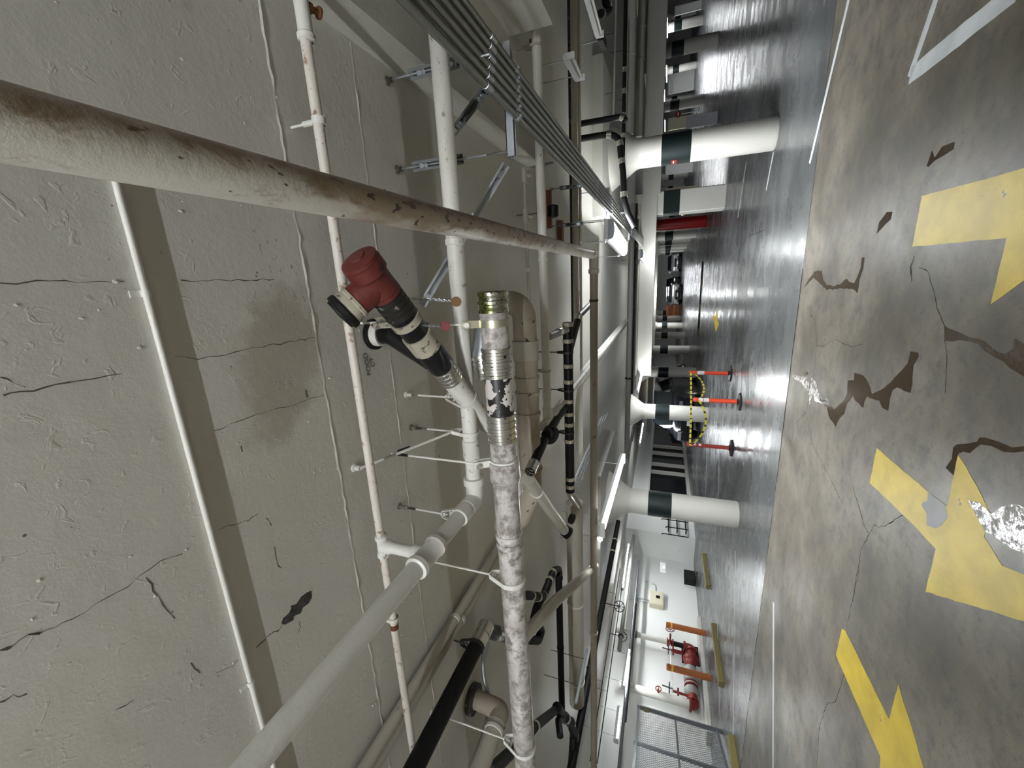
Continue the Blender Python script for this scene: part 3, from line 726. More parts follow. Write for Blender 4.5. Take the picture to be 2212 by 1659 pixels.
# --- slanting drain with the red clean-out tee and black wye
S0 = P(779, 566, 2.535); S1 = P(1050, 914, 2.44)
sd_ = (S1-S0).normalized(); SL = (S1-S0).length
def onS(px, py): return near([S0, S1], px, py)[0]
RD = .054
t = thing('slanting_drain', 'black and white slanting drain with a red capped tee at its upper end', 'pipe', S0)
kR, kS1, kB, kS2 = (onS(834, 636), onS(846, 652), onS(900, 715), onS(910, 736))
q = MB(); q.lathe(S0, sd_, [(RD*.98, .0), (RD*1.22, .004), (RD*1.25, .045), (RD*1.08, .052), (RD*1.06, .10), (RD*1.1, (kR-S0).length)], 36)
u = Vector((0, 0, 1)); br = (P(752, 668, 2.60) - onS(814, 611)); br = (br - sd_*br.dot(sd_)*0.55).normalized()
bc = onS(812, 610); q.lathe(bc, br, [(RD*1.02, 0), (RD*1.0, RD*1.9)], 32); q.build('red_tee', RED, t)
q = MB(); q.lathe(S0 + sd_*.002, -sd_, [(RD*1.2, 0), (RD*1.18, .014), (RD*.9, .020), (RD*.52, .021), (RD*.5, .026), (.001, .027)], 32); q.build('red_plug', RED, t)
q = MB(); q.lathe(bc + br*RD*1.75, br, [(RD*1.08, 0), (RD*1.1, .01), (RD*1.03, .014), (RD*1.1, .03), (RD*1.08, .045)], 32); q.build('branch_band', CREAMR, t)
q = MB(); q.lathe(bc + br*(RD*1.75+.040), br, [(RD*1.12, 0), (RD*1.2, .006), (RD*1.2, .022), (RD*1.02, .026), (RD*1.0, .032), (.002, .036)], 32); q.build('rubber_cap', RUBBER, t)
mk_coupling(t, kS1, sd_, RD*.98, 'steel', OLDIRON, 'shielded_coupling')
MB().tube([kR, onS(955, 792)], RD, 32).build('black_pipe', BLACKG, t)
mk_coupling(t, kS2, sd_, RD, 'hub', CREAMR, 'joint_band')
MB().lathe(onS(926, 753), sd_, [(RD*1.0, 0), (RD*1.05, .01), (RD*1.05, (onS(955, 791)-onS(926, 753)).length-.01), (RD, (onS(955, 791)-onS(926, 753)).length)], 32).build('wye', BLACKG, t)
mk_coupling(t, onS(962, 802), sd_, RD*.9, 'steel', STEEL, 'band_coupling')
MB().tube([onS(964, 804), S1, S1 + Vector((-.10, .18, -.04)), S1 + Vector((-.5, .2, -.06))], RD*.9, 28, .12).build('white_pipe', DIRTY, t)
# horn from the slab sleeve down into the wye
h0 = P(806, 722, CEIL)
hw = onS(946, 778)
q = MB(); q.tube([h0, h0 + Vector((0, 0, -.09)), h0.lerp(hw, .28) + Vector((0, 0, -.055)), hw + Vector((.0, .0, .03))], RD*.80, 28, .10, seg=8); q.build('black_horn', BLACKG, t)
q = MB(); q.ring(h0 + Vector((0, 0, -.008)), (0, 0, 1), RD*1.25, RD*.7, .016, 32); q.build('sleeve_rim', BLACK, t)
q = MB(); q.ring(h0 + Vector((0, 0, -.032)), (0, 0, 1), RD*.97, RD*.78, .036, 32); q.build('paint_splashed_collar', DIRTY, t)
# clamp and chains
kc = onS(877, 691)
t = thing('pipe_clamp', 'cream two bolt clamp holding the black part of the slanting drain', 'clamp', kc)
MB().ring(kc, sd_, RD+.007, RD, .028, 32).build('band', CREAMR, t)
v = Vector((0, 0, 1)) - sd_*sd_.z; v.normalize(); w = sd_.cross(v)
q = MB(); e = kc + v*RD - w*.018
for k in (0, .036): q.bar(e + w*k - v*.01, e + w*k + v*.10, .026, .005, w)
q.build('ear', CREAMR, t)
q = MB(); q.cyl(e + v*.07 - w*.012, e + v*.07 + w*.05, .007, 8); q.build('bolt', GALV, t)
top = e + v*.085 + w*.018; MB().cyl(top, (top.x, top.y, CEIL), .005, 8).build('rod', WHITE, t)
def chain(label, a, b, tagm, tagname):
    t = thing('tag_chain', label, 'chain', a); q = MB(); n = int((b-a).length/.0105); d = (b-a).normalized(); u, v = frame(d)
    for k in (-1, 1):
        for i in range(n):
            p = a.lerp(b, (i+.5)/n) + Vector((0, 0, -.012*math.sin(math.pi*(i+.5)/n)*1.0)) + v*k*.016*(1-abs(2*(i+.5)/n-1))
            x = u if i % 2 else v
            q.tube([p-d*.006, p-d*.003+x*.0036, p+d*.003+x*.0036, p+d*.006, p+d*.003-x*.0036, p-d*.003-x*.0036, p-d*.006], .0016, 5, 0, False)
    q.build('chain', GALV, t)
    f = (b-ORG).normalized()
    MB().lathe(b + d*.018, f, [(.019, -.001), (.020, 0), (.019, .001)], 24).build(tagname, tagm, t)
    return t
c0 = onS(893, 645) + Vector((0, 0, .01)); TAGR = paint('red_tag', (0.17, 0.02, 0.022), .4); TAGB = paint('brass_tag', (0.17, 0.085, 0.03), .35, .4)
chain('silver chain with a round brass tag hanging by the bright white pipe', P(884, 645, 2.545), P(976, 651, 2.40), TAGB, 'brass_tag')
chain('silver chain with a red tag hanging across the clamped black drain', P(828, 702, 2.56), P(952, 704, 2.42), TAGR, 'red_tag')
# hangers that carry the hidden end of the slanting drain
pp = onS(1012, 858); hanger('small white hanger behind the bright white pipe on the slanting drain', pp, sd_, RD*.9, DIRTY)
# --- handwriting on the soffit
cu = bpy.data.curves.new('handwriting', 'FONT'); cu.body = 'FOOD\nCT'; cu.size = .036; cu.extrude = .0004; cu.shear = .12; cu.space_line = .95; cu.align_x = 'CENTER'
to = link(bpy.data.objects.new('tmp_text', cu)); bpy.context.view_layer.update()
me = bpy.data.meshes.new_from_object(to.evaluated_get(bpy.context.evaluated_depsgraph_get())); bpy.data.objects.remove(to)
me.materials.clear(); me.materials.append(paint('pencil_black', (.11, .11, .105), .7))
ho = link(bpy.data.objects.new('handwriting', me)); tc = P(797, 786, CEIL-.0015); ho.location = tc
def map_dir(dx, dy):
    a = P(797+dx, 786+dy, CEIL); b = P(797, 786, CEIL); v = a-b; v.z = 0; return v.normalized()
ex = map_dir(-6, -30); ey = map_dir(-30, 8)     # text runs up the picture, tops to the left
ex = Vector((ex.x, ex.y, 0)).normalized(); ez = Vector((0, 0, -1)); ey = ez.cross(ex)
ho.matrix_world = Matrix(((ex.x, ey.x, ez.x, tc.x), (ex.y, ey.y, ez.y, tc.y), (ex.z, ey.z, ez.z, tc.z), (0, 0, 0, 1)))
tag(ho, 'black handwritten letters FOOD CT on the ceiling beside the pipe sleeve', 'writing')
# --- conduit bundle on trapeze hangers
ZC = 2.35; r = .0158
x0, x1 = P(1117.5, 261, ZC).x + r, P(1191.7, 250, ZC).x - r
W = ['outermost left', 'second', 'third', 'fourth', 'fifth', 'outermost right']
for i in range(6):
    x = x0+(x1-x0)*i/5
    t = thing('steel_conduit', '%s of the six grey steel conduits in the overhead bundle' % W[i], 'conduit', (x, 0, ZC), 'grey conduits of the overhead bundle')
    MB().tube([(x, -0.5, ZC), (x, 24, ZC)], r, 16).build('tube', EMT, t)
    for y in ((1.86+.015*i) , 4.8+.02*i, 7.9, 11): MB().lathe((x, y, ZC), (0, 1, 0), [(r, -.03), (r*1.16, -.029), (r*1.16, .029), (r, .03)], 16, caps=False).build('coupling', GALV, t)
def trapeze(label, y, xl, xr, yh=None, ch=True):
    t = thing('conduit_trapeze', label, 'bracket', (xl, y, CEIL), 'trapeze brackets of the conduit bundle')
    m = MB(); z = ZC + r + .021
    for k in (-1, 1): m.bb((xl, y+k*.0185-.002, z-.0205), (xr, y+k*.0185+.002, z+.0205))
    m.bb((xl, y-.0205, z+.0165), (xr, y+.0205, z+.0205)); m.build('crossbar', STRUT, t)
    q = MB()
    for i in range(6):
        x = x0+(x1-x0)*i/5; q.ring((x, y, ZC), (0, 1, 0), r+.003, r, .024, 16); q.bb((x-.006, y-.012, ZC-r-.012), (x+.006, y+.012, ZC-r))
    q.build('conduit_straps', GALV, t)
    for x in (xl+.03, xr-.03): MB().cyl((x, y, z), (x, y, CEIL), .006, 8).build('rod', GALV, t)
    return t
ty = P(1117, 262, ZC).y
trapeze('nearest trapeze bracket under the conduits, with slanting brace', ty, P(1104, 332, ZC+.02).x, x1+.12)
trapeze('second trapeze bracket under the conduits, at the wraparound light', P(1319, 452, ZC).y, x0-.12, x1+.12)
trapeze('third trapeze bracket under the conduits, beyond the wraparound light', P(1362, 505, ZC).y, x0-.12, x1+.12)
def strut(label, a, b, m=STRUT, end=None):
    """slotted channel"""
    a, b = Vector(a), Vector(b); d = (b-a).normalized(); f = (ORG-(a+b)/2).normalized(); s = d.cross(f).normalized(); f = s.cross(d)
    t = thing('strut_channel', label, 'bracket', a)
    q = MB(); q.bar(a-f*.018, b-f*.018, .041, .004, f)
    for k in (-1, 1): q.bar(a+s*k*.0185, b+s*k*.0185, .004, .041, f); q.bar(a+s*k*.014+f*.0185, b+s*k*.014+f*.0185, .009, .003, f)
    q.build('channel', m, t)
    for e, k in ((a, 1), (b, -1)):
        q = MB(); c = e + d*k*.05; q.bar(c-d*.02, c+d*.02, .03, .012, f); q.lathe(c, f, [(.010, 0), (.010, .014)], 6); q.build('spring_nut', GALV, t)
    return t
T = P(1102, 345, ZC+.02)
def vert(label, px, py, z_top, z_bot, m=STRUTD, x=None, y=None):
    p = P(px, py, CEIL); 
    t = strut(label, (p.x, p.y, z_top), (p.x, p.y, z_bot), m)
    MB().cyl((p.x, p.y, CEIL), (p.x, p.y, z_bot-.12), .006, 8).build('rod', GALV, t)
    q = MB(); q.lathe((p.x, p.y, CEIL), (0, 0, -1), [(.02, 0), (.02, .006), (.011, .009), (.011, .03)], 8); q.build('ceiling_anchor', ANCHOR, t)
    return t
vert('upright steel channel behind the conduit bundle near the top of the picture', 835, 175, CEIL-.13, 2.42)
vert('upright steel channel left of the nearest trapeze, crossed by the bright white pipe', 856, 367, CEIL-.10, 2.46)
vert('dark upright channel of the second trapeze, farther from the viewer', 1190, 409, CEIL-.10, 2.45, STRUTD)
vert('dark upright channel just below the second trapeze channel in the picture', 1190, 489, CEIL-.10, 2.45, STRUTD)
strut('bright slanting channel brace from the nearest trapeze up past the stained pipe', T + Vector((-.03, -.02, .02)), P(912, 660, CEIL-.02), STRUT)
strut('dark slanting channel brace behind the bright white pipe at the picture top', P(1050, 192, ZC+.03), P(982, 282, 2.62), STRUTD)
def ctie(r):
    t, pl = r
    for f in (.3, .8):
        p = pl[0].lerp(pl[-1], f); MB().cyl(p, (p.x, p.y, CEIL), .004, 6).build('tie_rod', OLDIRON, t)
# ---------------------------------------------------------------- pipes farther under the slab
def xrun(name, label, cat, m, r, px, py, z, py0, py1, cps=(), extra=None, pre=None, **k):
    a, b = xline(px, py, z, py0, py1); pts = [a, b]
    if pre: pts = [Vector(a)+Vector(q) for q in pre] + pts
    if extra: pts += [Vector(b)+Vector(q) for q in extra]
    return pipe(name, label, cat, m, r, pts, cps, **k)
def yrun(name, label, cat, m, r, px, py, z, pa, pb, cps=(), **k):
    """run along the hall through (px,py); pa, pb: picture points giving the two ends"""
    x = P(px, py, z).x; ya = P(*pa, z).y if not isinstance(pa, (int, float)) else pa; yb = P(*pb, z).y if not isinstance(pb, (int, float)) else pb
    return pipe(name, label, cat, m, r, [(x, ya, z), (x, yb, z)], cps, **k)
# a: white line across, tee, long white branch away from the viewer
t, pl = xrun('white_branch_line', 'white pipe across the ceiling beyond the conduits, ending in a tee with the black drain', 'pipe', WHITE, .034, 1174, 600, 2.5, 60, 905, [(1183, 790, 'ring'), (1175, 560, 'ring'), (1184, 855, 'hub', WHITE)], n=20)
end = pl[-1]
q = MB(); q.tube([end + Vector((.10, 0, 0)), end + Vector((-.05, 0, 0))], .042, 20); q.tube([end + Vector((-.02, -.12, 0)), end + Vector((-.02, .25, 0))], .042, 20); q.ball(end + Vector((-.02, -.12, 0)), .042, 16, (1, .5, 1)); q.build('tee', WHITE, t)
yb = P(1362, 690, 2.5).y
pipe('white_branch_line', 'topmost of the long white pipes running away between the black drain and far beam', 'pipe', WHITE, .034, [end + Vector((-.02, .2, 0)), (end.x-.02, yb, 2.5)], [(1215, 873, 'ring'), (1230, 850, 'ring'), (1262, 810, 'ring'), (1320, 735, 'hub', WHITE)])
hanger('rusty hanger on the white cross pipe next to its tee', near(pl, 1182, 800)[0], (1, 0, 0), .034, BEIGE)
hanger('plain hanger on the white cross pipe beside the conduit bundle', near(pl, 1168, 95)[0], (1, 0, 0), .034, BEIGE)
# three sweeping white pipes
for i, (lab, ox) in enumerate((('first of the three swept white pipes beside the black drain', 0), ('middle of the three swept white pipes beside the black drain', .085), ('last of the three swept white pipes, nearest the long tan pipe', .17))):
    z = 2.55; p = P(1247, 866, z); x = p.x - .02 + ox*.9; y = p.y + ox*1.15
    pipe('swept_pipe', lab, 'pipe', WHITE, .030, [(x + .16, yb - 1.0 + i*.4, z), (x + .16, y+.15, z), (x - .08, y, z), (P(1250+8*i, 1035 - 14*i, z).x, y, z)], [(1252+10*i, 835, 'ring')], group='swept white pipes', fil=.22)
# b: thin stained line
t, pl = xrun('sprinkler_branch', 'thin stained pipe beyond the bright slanting channel, with small tees', 'pipe', BEIGE, .0135, 1136, 470, 2.72, 372, 708, [(1140, 585, 'ring')], n=14, pre=[(.06, .10, -.22), (.03, .03, -.04)])
for px, py in ((1137, 467), (1133, 380)):
    p, d = near(pl, px, py); q = MB(); q.lathe(p, (1, 0, 0), [(.0135, -.06), (.024, -.055), (.024, .055), (.0135, .06)], 16); q.lathe(p, (0, .6, -.8), [(.017, 0), (.017, .03), (.012, .032), (.012, .06)], 12); q.build('tee', BEIGE, t)
# c: pair of lines near the drop panel
pipe('dark_edged_pipe', 'pale pipe crossing beyond the white branch, in front of the thin conduit line', 'pipe', BEIGE, .040, xline(1243, 560, 2.66, -60, 705), [(1240, 330, 'ring'), (1243, 630, 'hub', BEIGE)])
pipe('dark_edged_pipe', 'thin dark line pipe running right along the pale crossing pipe', 'pipe', OLDIRON, .014, xline(1235, 560, 2.62, -60, 696), [(1234, 340, 'ring', OLDIRON)], n=12)
pipe('thin_cross_pipe', 'thin beige pipe crossing between the pale pipe and the long tan pipe', 'pipe', BEIGE, .018, xline(1254, 560, 2.6, -60, 832), [(1253, 345, 'ring'), (1254, 520, 'ring'), (1255, 765, 'hub', BEIGE)], n=14)
# d: black drain with pale bands
t, pl = xrun('black_banded_drain', 'thick black drain pipe with pale joint bands left of the swept white pipes', 'pipe', BLACK, .046, 1229, 880, 2.44, 696, 1062, [(1226, y, 'band', CREAMR) for y in (703, 735, 790, 826, 868, 894)] + [(1230, y, 'band', CREAMR) for y in (915, 952, 1033, 1049)], n=24)
e = pl[-1]; q = MB(); q.tube([e + Vector((.05, 0, 0)), e + Vector((-.03, .01, 0)), e + Vector((-.16, -.02, -.10))], .043, 20, .08); q.build('steel_elbow', STEEL, t)
b0 = near(pl, 1227, 770)[0]; b1 = P(1251, 682, 2.46); b2 = P(1277, 656, 2.50)
q = MB(); q.tube([b0 + Vector((0, .05, .01)), b1, b2], .034, 18, .10); q.build('branch', OLDIRON, t)
mk_coupling(t, b1.lerp(b0, .08), b1-b0, .035, 'steel', STEEL)
s0 = near(pl, 1225, 712)[0]; q = MB(); q.tube([s0, P(1186, 727, 2.50)], .032, 18); q.build('side_stub', GREYP, t)
mk_coupling(t, P(1208, 717, 2.47), (s0 - P(1186, 727, 2.50)), .032, 'hub', STEEL)
for py in (760, 842, 935): hanger('thin rod hanger on the black banded drain, %s' % {760: 'near its branch', 842: 'beside the swept white pipes', 935: 'below the white tee'}[py], near(pl, 1229, py)[0], (1, 0, 0), .046, OLDIRON)
# drain crossing the tee: cap, slanting black pipe, flat grey brace pipe
t = thing('black_trap_line', 'short black slanting drain with a round cap beside the white tee', 'pipe', P(1190, 938, 2.42))
q = MB(); q.tube([P(1222, 880, 2.46), P(1186, 928, 2.45)], .030, 18); q.tube([P(1176, 950, 2.44), P(1152, 1004, 2.43)], .036, 18); q.build('pipe', BLACK, t)
q = MB(); q.tube([P(1199, 908, 2.46), P(1180, 940, 2.45)], .042, 18); q.build('elbow', BLACK, t)
q = MB(); c = P(1192, 941, 2.43); q.lathe(c, (-.2, -.5, -1), [(.05, -.03), (.075, -.02), (.08, .0), (.07, .02), (.002, .03)], 28); q.build('cap', BLACK, t)
mk_coupling(t, P(1149, 1009, 2.43), P(1152, 1004, 2.43)-P(1176, 950, 2.44), .036, 'steel', STEEL)
t, pl = pipe('grey_slanting_pipe', 'flat grey slanting pipe leading down to a black capped end', 'pipe', BEIGE, .046, [P(1140, 1034, 2.45), P(1216, 1142, 2.45)], [(1160, 1062, 'ring')], n=24)
mk_coupling(t, pl[-1], pl[-1]-pl[0], .044, 'steel', GALV)
dd = (pl[-1]-pl[0]).normalized(); q = MB(); q.tube([pl[-1] + dd*.02, pl[-1] + dd*.10], .042, 20); q.lathe(pl[-1] + dd*.14 + Vector((0, 0, -.02)), (-.1, -.6, -1), [(.045, -.05), (.06, -.04), (.063, .02), (.03, .035)], 24); q.build('black_end_cap', BLACK, t)
sd('rubber_cap', MB().lathe(P(1236, 1121, 2.5), (0, -.4, -1), [(.03, -.03), (.06, -.02), (.06, .01), (.002, .03)], 24), RUBBER, 'small black round cap hanging beyond the grey slanting pipe', 'cap')
# insulated elbow line behind the mottled drain
zi = 2.52; ri = .083; a = P(1135, 745, zi); b = P(1128, 1095, zi)
t, pl = pipe('insulated_pipe', 'fat beige insulated pipe with cracked jacket behind the mottled drain', 'pipe', INSUL, ri, [(a.x + .30, a.y, CEIL), (a.x + .30, a.y, zi), (b.x, a.y, zi), (b.x - .25, a.y - .05, zi + .1), (b.x - .3, a.y - .05, CEIL)], [(1132, y, 'ring', INSUL) for y in (775, 818, 848, 893, 1010)], n=32, fil=.26)
p, d = near(pl, 1132, 757); mk_coupling(t, p, d, ri, 'hub', BEIGE, 'strap')
# foil piece behind the open-ended drain
t = thing('foil_wrapped_pipe', 'foil wrapped stub with ribbed steel joint just behind the mottled drain', 'pipe', P(1040, 720, 2.40))
q = MB(); q.tube([P(1046, 712, 2.38), P(1042, 770, 2.38), P(1052, 812, 2.36)], .050, 20, .1); q.build('wrap', GALV, t)
mk_coupling(t, P(1047, 792, 2.37), P(1052, 812, 2.36)-P(1042, 770, 2.38), .048, 'steel', STEEL)
# thin conduit and cable lines beyond
for lab, px, py, a_, b_, r, m in (('nearest of the bright thin conduits under the swept pipes', 1252, 1010, (1238, 1062), (1300, 905), .012, GALV), ('second bright thin conduit under the swept pipes', 1258, 1010, (1243, 1064), (1306, 905), .012, GALV), ('third bright thin conduit under the swept pipes', 1264, 1010, (1248, 1066), (1312, 905), .012, GALV)):
    yrun('steel_conduit', lab, 'conduit', m, r, px, py, 2.5, a_, b_, n=12, group='thin conduits under the swept pipes')
yrun('black_drain_run', 'long black drain slanting past the lit long strip light', 'pipe', BLACK, .052, 1293, 1350, 2.44, (1228, 1690), (1336, 1108), [(1321, 1166, 'band', CREAMR), (1318, 1190, 'band', CREAMR), (1268, 1440, 'ring', OLDIRON)])
ctie(yrun('galvanised_strip', 'long white-edged steel strip beside the black drain near the bottom', 'bracket', LAMPG, .018, 1252, 1480, 2.36, (1244, 1515), (1268, 1395)))
t, pl = yrun('grooved_main', 'grey pipe with grooved couplings running toward the far columns at lower right of ceiling', 'pipe', GREYP, .062, 1357, 1250, 2.44, (1338, 1400), (1370, 1105), [(1358, 1232, 'groove', GREYP), (1357, 1246, 'groove', GREYP), (1341, 1375, 'groove', OLDIRON)])
yrun('dark_channel', 'dark steel channel line above the white wall, beside the grooved grey pipe', 'pipe', STRUTD, .04, 1376, 1250, 2.16, (1335, 1690), (1383, 1110))
yrun('dark_channel', 'thin dark line nearest the white wall top', 'pipe', OLDIRON, .025, 1364, 1420, 2.11, (1348, 1690), (1380, 1130), n=12)
ctie(yrun('cable_line', 'thin dark cable line hanging between black drain and grooved pipe', 'cable', OLDIRON, .012, 1318, 1450, 2.5, (1290, 1690), (1345, 1230), n=10))
ctie(yrun('cable_line', 'second thin cable line closer to the black drain', 'cable', OLDIRON, .010, 1305, 1450, 2.55, (1275, 1690), (1340, 1200), n=10))
# valve hand wheels up there
for lab, px, py in (('dark valve hand wheel on the line above the electrical box', 1338, 1310), ('dark valve hand wheel above the pump risers', 1345, 1375)):
    c = P(px, py, 2.4); t = thing('valve_wheel', lab, 'valve', c); d = (ORG-c).normalized()
    u, v = frame(d); q = MB(); q.tube([c + (u*math.cos(k*math.pi/8)+v*math.sin(k*math.pi/8))*.13 for k in range(17)], .011, 8, 0); 
    for k in range(4): a = k*math.pi/4; q.bar(c-(u*math.cos(a)+v*math.sin(a))*.13, c+(u*math.cos(a)+v*math.sin(a))*.13, .014, .01, d)
    q.build('wheel', OLDIRON, t); MB().cyl(c, c-d*.16 + Vector((0, 0, .06)), .02, 10).build('stem', OLDIRON, t); MB().cyl(c-d*.15 + Vector((0, 0, .05)), (c-d*.15).xy.to_3d() + Vector((0, 0, CEIL)), .012, 8).build('rod', OLDIRON, t)
# lower left group under the slab
xp = P(930, 1440, 2.76).x
pipe('paired_pipe', 'left one of the two beige pipes hugging the ceiling at lower left', 'pipe', BEIGE, .029, [(xp-.035, -.6, 2.765), (xp-.035, 2.62, 2.765)], [(1000, 1335, 'ring')], group='paired pipes hugging the ceiling')
pipe('paired_pipe', 'right one of the two beige pipes hugging the ceiling at lower left', 'pipe', BEIGE, .029, [(xp+.062, -.6, 2.75), (xp+.062, 2.66, 2.75)], [(1010, 1350, 'ring')], group='paired pipes hugging the ceiling')
t, pl = yrun('black_waste_pipe', 'thick matte black waste pipe at the lower left ending in banded joints', 'pipe', BLACK, .047, 1000, 1452, 2.6, -.3, (1034, 1388), n=28)
e = pl[-1]; f = P(1062, 1366, 2.6); g = P(1100, 1372, 2.58)
q = MB(); q.tube([e - Vector((0, .02, 0)), e + Vector((0, .10, 0)), f, g, P(1135, 1380, 2.57)], .043, 22, .08); q.build('elbow', OLDIRON, t)
for p, d in ((e + Vector((0, .01, 0)), (0, 1, 0)), (e + Vector((.0, .09, .0)), (.1, 1, 0)), (f.lerp(g, .3), g-f), (f.lerp(g, .75), g-f)): mk_coupling(t, p, d, .045, 'hub', STEEL, 'band')
hanger('hooked rod hanger on the thick black waste pipe by its joints', e - Vector((0, .04, 0)), (0, 1, 0), .047, OLDIRON)
# black trap beyond the mottled drain
t = thing('black_trap', 'black drain with a curved trap beyond the mottled drain at lower middle', 'pipe', P(1160, 1340, 2.55))
zt = 2.55
q = MB(); q.tube([P(1146, 1382, zt), P(1162, 1384, zt-.02), P(1170, 1362, zt-.02), P(1152, 1342, zt), P(1160, 1310, zt), P(1176, 1282, zt), P(1196, 1232, zt), P(1207, 1230, zt), P(1209, 1250, zt)], .036, 18, .07); q.build('pipe', BLACK, t)
q = MB(); q.tube([P(1140, 1286, zt), P(1172, 1290, zt)], .036, 18); q.build('side_branch', BLACK, t)
for a, b in (((1153, 1343), (1158, 1322)), ((1174, 1287), (1180, 1272)), ((1148, 1287), (1153, 1287)), ((1162, 1289), (1166, 1289)), ((1194, 1237), (1198, 1229)), ((1187, 1254), (1190, 1248))):
    mk_coupling(t, P(*a, zt), P(*b, zt)-P(*a, zt), .036, 'band', CREAMR, 'joint_band')
xrun('black_cross_drain', 'straight black drain crossing at lower middle, from the trap to the bottom joint', 'pipe', BLACK, .036, 1212, 1450, 2.53, 1240, 1548, [(1212, 1400, 'ring', BLACK)])
# thick beige cross line
xrun('thick_beige_pipe', 'thick beige cross pipe between the black drain and the long tan pipe at lower middle', 'pipe', BEIGE, .10, 1244, 1350, 2.52, 1085, 1518, [(1244, 1300, 'ring'), (1246, 1470, 'ring')], n=28)
# slanting beige sweep into the tan pipe
pipe('beige_sweep', 'beige pipe sweeping from the black trap up to the long tan pipe', 'pipe', BEIGE, .048, [P(1128, 1378, 2.46), P(1163, 1340, 2.42), P(1200, 1298, 2.40), P(1250, 1255, 2.38), P(1286, 1222, 2.36)], [(1262, 1245, 'ring')], fil=.35, n=24)
# beige pipe at the bottom edge
t, pl = yrun('beige_stub_pipe', 'beige pipe rising from the bottom edge and turning up into the ceiling', 'pipe', BEIGE, .058, 1058, 1602, 2.55, -.2, (1080, 1548), [(1066, 1580, 'ring')], n=26)
e = pl[-1]; q = MB(); q.tube([e - Vector((0, .06, 0)), e + Vector((0, .03, 0)), e + Vector((0, .05, .22))], .062, 24, .09); q.build('elbow', TAN, t)
MB().ring((e.x, e.y+.045, CEIL-.03), (0, 0, 1), .10, .06, .04, 28).build('collar', OLDIRON, t)
t, pl = pipe('flexible_conduit', 'thin grey conduit curving from a small box down beside the beige stub pipe', 'conduit', GALV, .016, [P(1046, 1402, 2.74), P(1043, 1440, 2.72), P(1047, 1470, 2.7), P(1056, 1500, 2.68), P(1055, 1545, 2.66), P(1040, 1600, 2.64), P(1015, 1665, 2.62)], n=12, fil=.2)
q = MB(); q.bar(P(1042, 1418, 2.75), P(1050, 1385, 2.75), .075, .045, (0, 0, 1)); q.build('junction_box', GALV, t)
pipe('black_slanting_pipe', 'black slanting pipe crossing behind the mottled drain at the bottom edge', 'pipe', BLACK, .040, [P(1058, 1668, 2.5), P(1107, 1622, 2.5), P(1158, 1567, 2.5), P(1204, 1530, 2.5)], [(1156, 1570, 'band', CREAMR)], fil=.1)
t = thing('black_drain_joint', 'cluster of black drain fittings with pale bands at the bottom edge', 'pipe', P(1232, 1560, 2.45))
q = MB(); q.tube([P(1203, 1528, 2.48), P(1216, 1548, 2.48), P(1232, 1560, 2.46), P(1240, 1585, 2.46), P(1236, 1640, 2.46), P(1232, 1690, 2.46)], .050, 20, .08); q.build('pipe', BLACK, t)
q = MB(); q.tube([P(1224, 1552, 2.48), P(1206, 1556, 2.46), P(1210, 1590, 2.40)], .034, 16, .06); q.build('hanging_stub', BLACK, t)
for a, b in (((1221, 1551), (1226, 1556)), ((1233, 1562), (1236, 1570)), ((1240, 1590), (1239, 1600)), ((1233, 1668), (1232, 1680))): mk_coupling(t, P(*a, 2.465), P(*b, 2.465)-P(*a, 2.465), .051, 'hub', STEEL, 'joint_band')
# --- upper right: pipes in front of the beams
for nm, lab, m, r, px, py, z, y0, y1, cps in (
    ('black_cross_drain', 'thin black cast iron line crossing in front of the large round column capital', BLACK, .026, 1350, 100, 2.23, -60, 460, [(1348, y, 'hub', STEEL) for y in (150, 195, 250, 290, 345, 400)]),
    ('grey_cross_pipe', 'broad dull grey pipe crossing behind the thin black line', BEAMM, .105, 1362, 100, 2.5, -60, 292, [(1362, 120, 'ring', BEAMM)]),
    ('beige_cross_pipe', 'beige insulated pipe crossing just above the deep right beam', BEIGE, .10, 1385, 100, 2.46, -60, 296, [(1385, 128, 'ring', BEIGE), (1385, 60, 'ring', BEIGE)]),
    ('dark_cross_pipe', 'dark pipe crossing just above the left beam', OLDIRON, .055, 1369, 620, 2.44, 440, 850, [(1368, 560, 'ring', OLDIRON)]),
    ('grey_cross_pipe', 'grey pipe crossing above the left beam beside the dark one', GREYP, .07, 1362, 620, 2.44, 440, 990, [(1362, 480, 'ring', GREYP), (1362, 820, 'groove', OLDIRON)]),
    ('thin_cross_pipe', 'thin pale line on the face of the left beam', BEIGE, .025, 1378, 620, 2.42, 440, 840, [])):
    xrun(nm, lab, 'pipe', m, r, px, py, z, y0, y1, cps)
t, pl = pipe('black_vent_elbow', 'black pipe dropping from the ceiling and curving down above the large round column', 'pipe', BLACK, .042, [PY(1288, 294, 6.3).xy.to_3d() + Vector((0, 0, CEIL))] + [PY(q[0], q[1], 6.3) for q in ((1302, 292), (1320, 290), (1338, 300), (1341, 332), (1346, 372), (1348, 430), (1357, 462), (1372, 490))], [(1316, 291, 'hub', STEEL), (1338, 310, 'hub', STEEL), (1343, 348, 'hub', STEEL), (1346, 420, 'hub', STEEL)], fil=.16)
pipe('black_vent_elbow', 'shorter black stub pipe beside the curving black drain, above the large column', 'pipe', BLACK, .038, [PY(1300, 259, 6.3).xy.to_3d() + Vector((0, 0, CEIL)), PY(1344, 252, 6.3), PY(1352, 262, 6.3)], [(1345, 253, 'hub', STEEL)], fil=.1)
pipe('black_trap_line', 'small black trap with hubs at the upper edge of the ceiling', 'pipe', BLACK, .050, [P(1307, -6, 2.62), P(1308, 8, 2.60), P(1318, 14, 2.58), P(1312, 26, 2.58), P(1296, 30, 2.60)], [(1315, 10, 'hub', STEEL), (1300, 29, 'hub', STEEL)], fil=.08)
